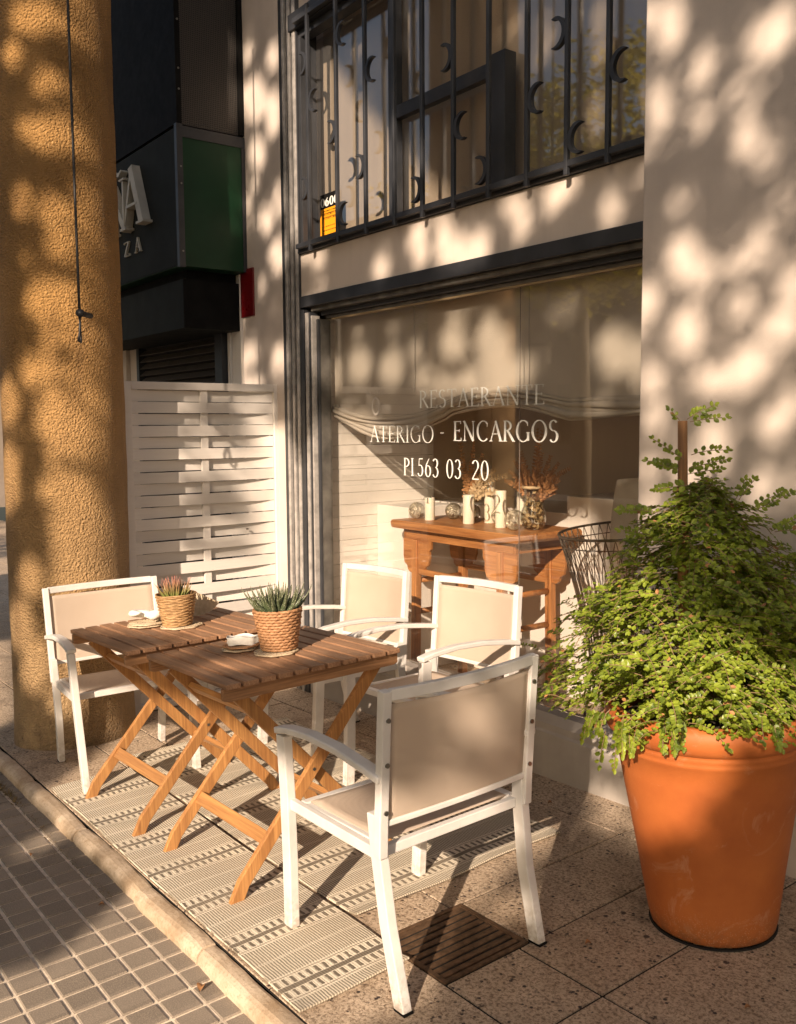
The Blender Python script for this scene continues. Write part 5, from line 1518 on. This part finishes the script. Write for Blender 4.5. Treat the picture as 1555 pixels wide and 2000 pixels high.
b.add(vs, fs); b.add([(v[0], -v[1] + .0005, v[2]) for v in vs], fs)
o = b.build('cover', M['cushion'], cs, smooth=True)
cs.rotation_euler = (-.18, 0, .25)

# =================================================================== TREES ACROSS THE STREET (unseen; crowns shaped to cast the dappled shade)
Uv = Vector((0, 0, 1)).cross(SDIR).normalized(); Vv = SDIR.cross(Uv)
RES = .024; U0, U1, V0, V1 = -9.0, 3.0, -.8, 7.2
gu_ = np.arange(U0, U1, RES) + RES / 2; gv_ = np.arange(V0, V1, RES) + RES / 2
GU, GV = np.meshgrid(gu_, gv_, indexing='ij')
lit = np.zeros(GU.shape, bool)
prn = np.random.default_rng(11).random(GU.shape)
for (u, v, a, b_, th, pb) in HOLES:
    c, s = math.cos(th), math.sin(th)
    du = (GU - u) * c + (GV - v) * s; dv = -(GU - u) * s + (GV - v) * c
    lit |= ((du / a) ** 2 + (dv / b_) ** 2 < 1) & (prn < (pb ** .45 if pb < 1 else 2))
for poly in POLYS:
    ins = np.zeros(GU.shape, bool); n = len(poly)
    for i in range(n):
        (xa, ya_), (xb, yb2) = poly[i], poly[(i + 1) % n]
        if ya_ == yb2: continue
        cond = ((ya_ > GV) != (yb2 > GV)) & (GU < (xb - xa) * (GV - ya_) / (yb2 - ya_) + xa)
        ins ^= cond
    lit |= ins
crowns = [MB(), MB(), MB()]
def near_lit(u, v, h):
    i0 = int((u - h - U0) / RES); i1 = int((u + h - U0) / RES) + 1
    j0 = int((v - h - V0) / RES); j1 = int((v + h - V0) / RES) + 1
    return lit[max(0, i0):max(0, i1), max(0, j0):max(0, j1)].any()
trng = random.Random(3)
for i in range(len(gu_)):
    for j in range(len(gv_)):
        if lit[i, j]: continue
        for hs in ((.055, .017) if trng.random() < .25 else (.0185,)):
            u = gu_[i] + trng.uniform(-.01, .01); v = gv_[j] + trng.uniform(-.01, .01)
            if hs > .05 and near_lit(u, v, hs * .9): continue
            dist = 7.4 + .3 * math.sin(u * 1.7 + v) + trng.uniform(-.5, .5)
            c = Uv * u + Vv * v + SDIR * dist
            a = trng.uniform(0, PI)
            tl = trng.uniform(-.5, .5); tl2 = trng.uniform(-.5, .5)
            e1 = (Uv * math.cos(a) + Vv * math.sin(a) + SDIR * tl).normalized() * hs * 1.2
            e2 = (Vv * math.cos(a) - Uv * math.sin(a) + SDIR * tl2).normalized() * hs
            mb = crowns[0 if u < -4.9 + .5 * math.sin(v * 2) else (1 if u < -.9 + .4 * math.sin(v * 3) else 2)]
            k = len(mb.v)
            mb.v += [tuple(c - e1), tuple(c - e1 * .2 - e2), tuple(c + e1 * .7 - e2 * .6), tuple(c + e1), tuple(c + e1 * .7 + e2 * .6), tuple(c - e1 * .2 + e2)]
            mb.f.append((k, k + 1, k + 2, k + 3, k + 4, k + 5))
def make_raw(name, mb, mat, parent, org):
    me = bpy.data.meshes.new(name); me.from_pydata([(v[0] - org[0], v[1] - org[1], v[2] - org[2]) for v in mb.v], [], mb.f); me.materials.append(mat)
    o = link(bpy.data.objects.new(name, me)); o.parent = parent; return o
M['bark'] = simple('plane_bark', (.22, .17, .11), .85, 0, .3, 6, .5, 30)
def trunk(parent, org, top, spread, seed):
    r2 = random.Random(seed); b = MB()
    zt = top.z - org[2]; off = Vector((top.x - org[0], top.y - org[1], 0))
    pts = [Vector((0, 0, -.1)), Vector((.03, .02, 1.2)), Vector((.1, .05, 2.6)) + off * .1, off * .35 + Vector((0, 0, zt * .6)), off * .8 + Vector((0, 0, zt * .9))]
    b.tube(pts, [.26, .21, .18, .13, .08], 12)
    for k in range(9):
        s_ = pts[2].lerp(pts[4], k / 9); a = r2.uniform(0, 2 * PI)
        e = off + Vector((math.cos(a) * spread, math.sin(a) * spread * .4, zt + r2.uniform(-1.5, 1.8)))
        b.tube([s_, s_.lerp(e, .4) + Vector((0, 0, .25)), s_.lerp(e, .75) + Vector((0, 0, .2)), e], [.07, .05, .03, .012], 7)
    b.build('trunk', M['bark'], parent, smooth=True)
# crowns are held out of the sun gaps, so limbs stay short and inside the leaf mass
for k, uc in enumerate((-6.6, -2.9, 1.1)):
    cc_ = Uv * uc + Vv * 2.4 + SDIR * 7.4
    org = (cc_.x, cc_.y, -.1)
    t = empty_at('street_tree', org, ['leafy street tree across the road, left of the other two', 'leafy street tree across the road, between the other two', 'leafy street tree across the road, right of the other two'][k], 'tree', 'street trees across the road')
    make_raw('crown', crowns[k], M['tree_leaf'], t, org)
    b = MB(); b.tube([(0, 0, -.1), (.04, .02, 1.4), (.02, .06, 2.8), (.1, -.04, 2.9)], [.25, .20, .17, .13], 12)
    b.build('trunk', M['bark'], t, smooth=True)
# trees up the street, mirrored in the panes
def free_tree(x, y, zc, rx, rz, label, n=5200, seed=5):
    org = (x, y, zg(x, y) - .1)
    t = empty_at('street_tree', org, label, 'tree', 'street trees beside the pavement')
    r2 = random.Random(seed); mb = MB()
    for k in range(60):
        a = r2.uniform(0, 2 * PI); zz = r2.uniform(-1, 1); h = math.sqrt(1 - zz * zz); q = .45 + .5 * r2.random()
        cx_, cy_, cz = rx * q * h * math.cos(a), rx * q * h * math.sin(a), zc + rz * q * zz
        cr = r2.uniform(.35, .75)
        for m_ in range(n // 60):
            p = Vector((cx_ + r2.gauss(0, cr * .5), cy_ + r2.gauss(0, cr * .5), cz + r2.gauss(0, cr * .4)))
            leaf(mb, p, Vector((r2.uniform(-1, 1), r2.uniform(-1, 1), r2.uniform(-.8, .4))), Vector((r2.uniform(-.5, .5), r2.uniform(-.5, .5), 1)), r2.uniform(.09, .15), .09)
    mb.build('crown', M['far_leaf'], t)
    b = MB(); b.tube([(0, 0, -.1), (.05, .03, 1.5), (.02, .1, zc - .6), (.0, .0, zc + .6)], [.22, .17, .13, .05], 12)
    for k in range(8):
        a = k * .8; b.tube([(.02, .08, zc - 1.1 + k * .15), (rx * .4 * math.cos(a), rx * .4 * math.sin(a), zc + .1 * k), (rx * .75 * math.cos(a), rx * .75 * math.sin(a), zc + .5 * math.sin(k * 2))], [.07, .045, .015], 7)
    b.build('trunk', M['bark'], t, smooth=True)
free_tree(-10.6, -5.9, 6.0, 2.3, 2.4, 'broad plane tree standing by the kerb up the street', 6500, 5)
free_tree(-15.5, -8.0, 6.0, 2.6, 2.2, 'farther plane tree standing by the kerb up the street', 5200, 8)

# buildings across and up the street
def block(name, x0, x1, y0, y1, z1, label, cat, face, cols, rows, col_, fx='y'):
    o_ = ((x0 + x1) / 2, (y0 + y1) / 2, -.6)
    t = empty_at(name, o_, label, cat)
    MB().box(x0, x1, y0, y1, -.6, z1).build('walls', col_, t, origin=o_)
    for i in range(cols):
        for j in range(rows):
            if fx == 'y':
                w_ = (x1 - x0) / cols; xc = x0 + (i + .5) * w_; yc = face
                a = MB().box(xc - .55, xc + .55, yc - .02, yc + .045, .9 + j * 3.1, 2.7 + j * 3.1); g_ = MB().box(xc - .47, xc + .47, yc + .0455, yc + .05, .98 + j * 3.1, 2.62 + j * 3.1)
            else:
                w_ = (y1 - y0) / cols; yc = y0 + (i + .5) * w_; xc = face
                a = MB().box(xc - .02, xc + .045, yc - .55, yc + .55, .9 + j * 3.1, 2.7 + j * 3.1); g_ = MB().box(xc + .0455, xc + .05, yc - .47, yc + .47, .98 + j * 3.1, 2.62 + j * 3.1)
            f_ = a.build('window', M['frame'], t, origin=o_); g_.build('pane', M['dark_inside'], f_, origin=o_)
far_wall = mat_plaster('far_facade', (.30, .24, .19), .15)
block('apartment_block', -46, -8, -22, -15, 9.5, 'brown apartment block across the road, seen mirrored in the panes', 'building', -15, 12, 3, far_wall)
block('corner_house', -40, -26, -1, 9, 10, 'plain corner house closing the view beyond the ochre column', 'building', -26, 3, 3, far_wall, 'x')
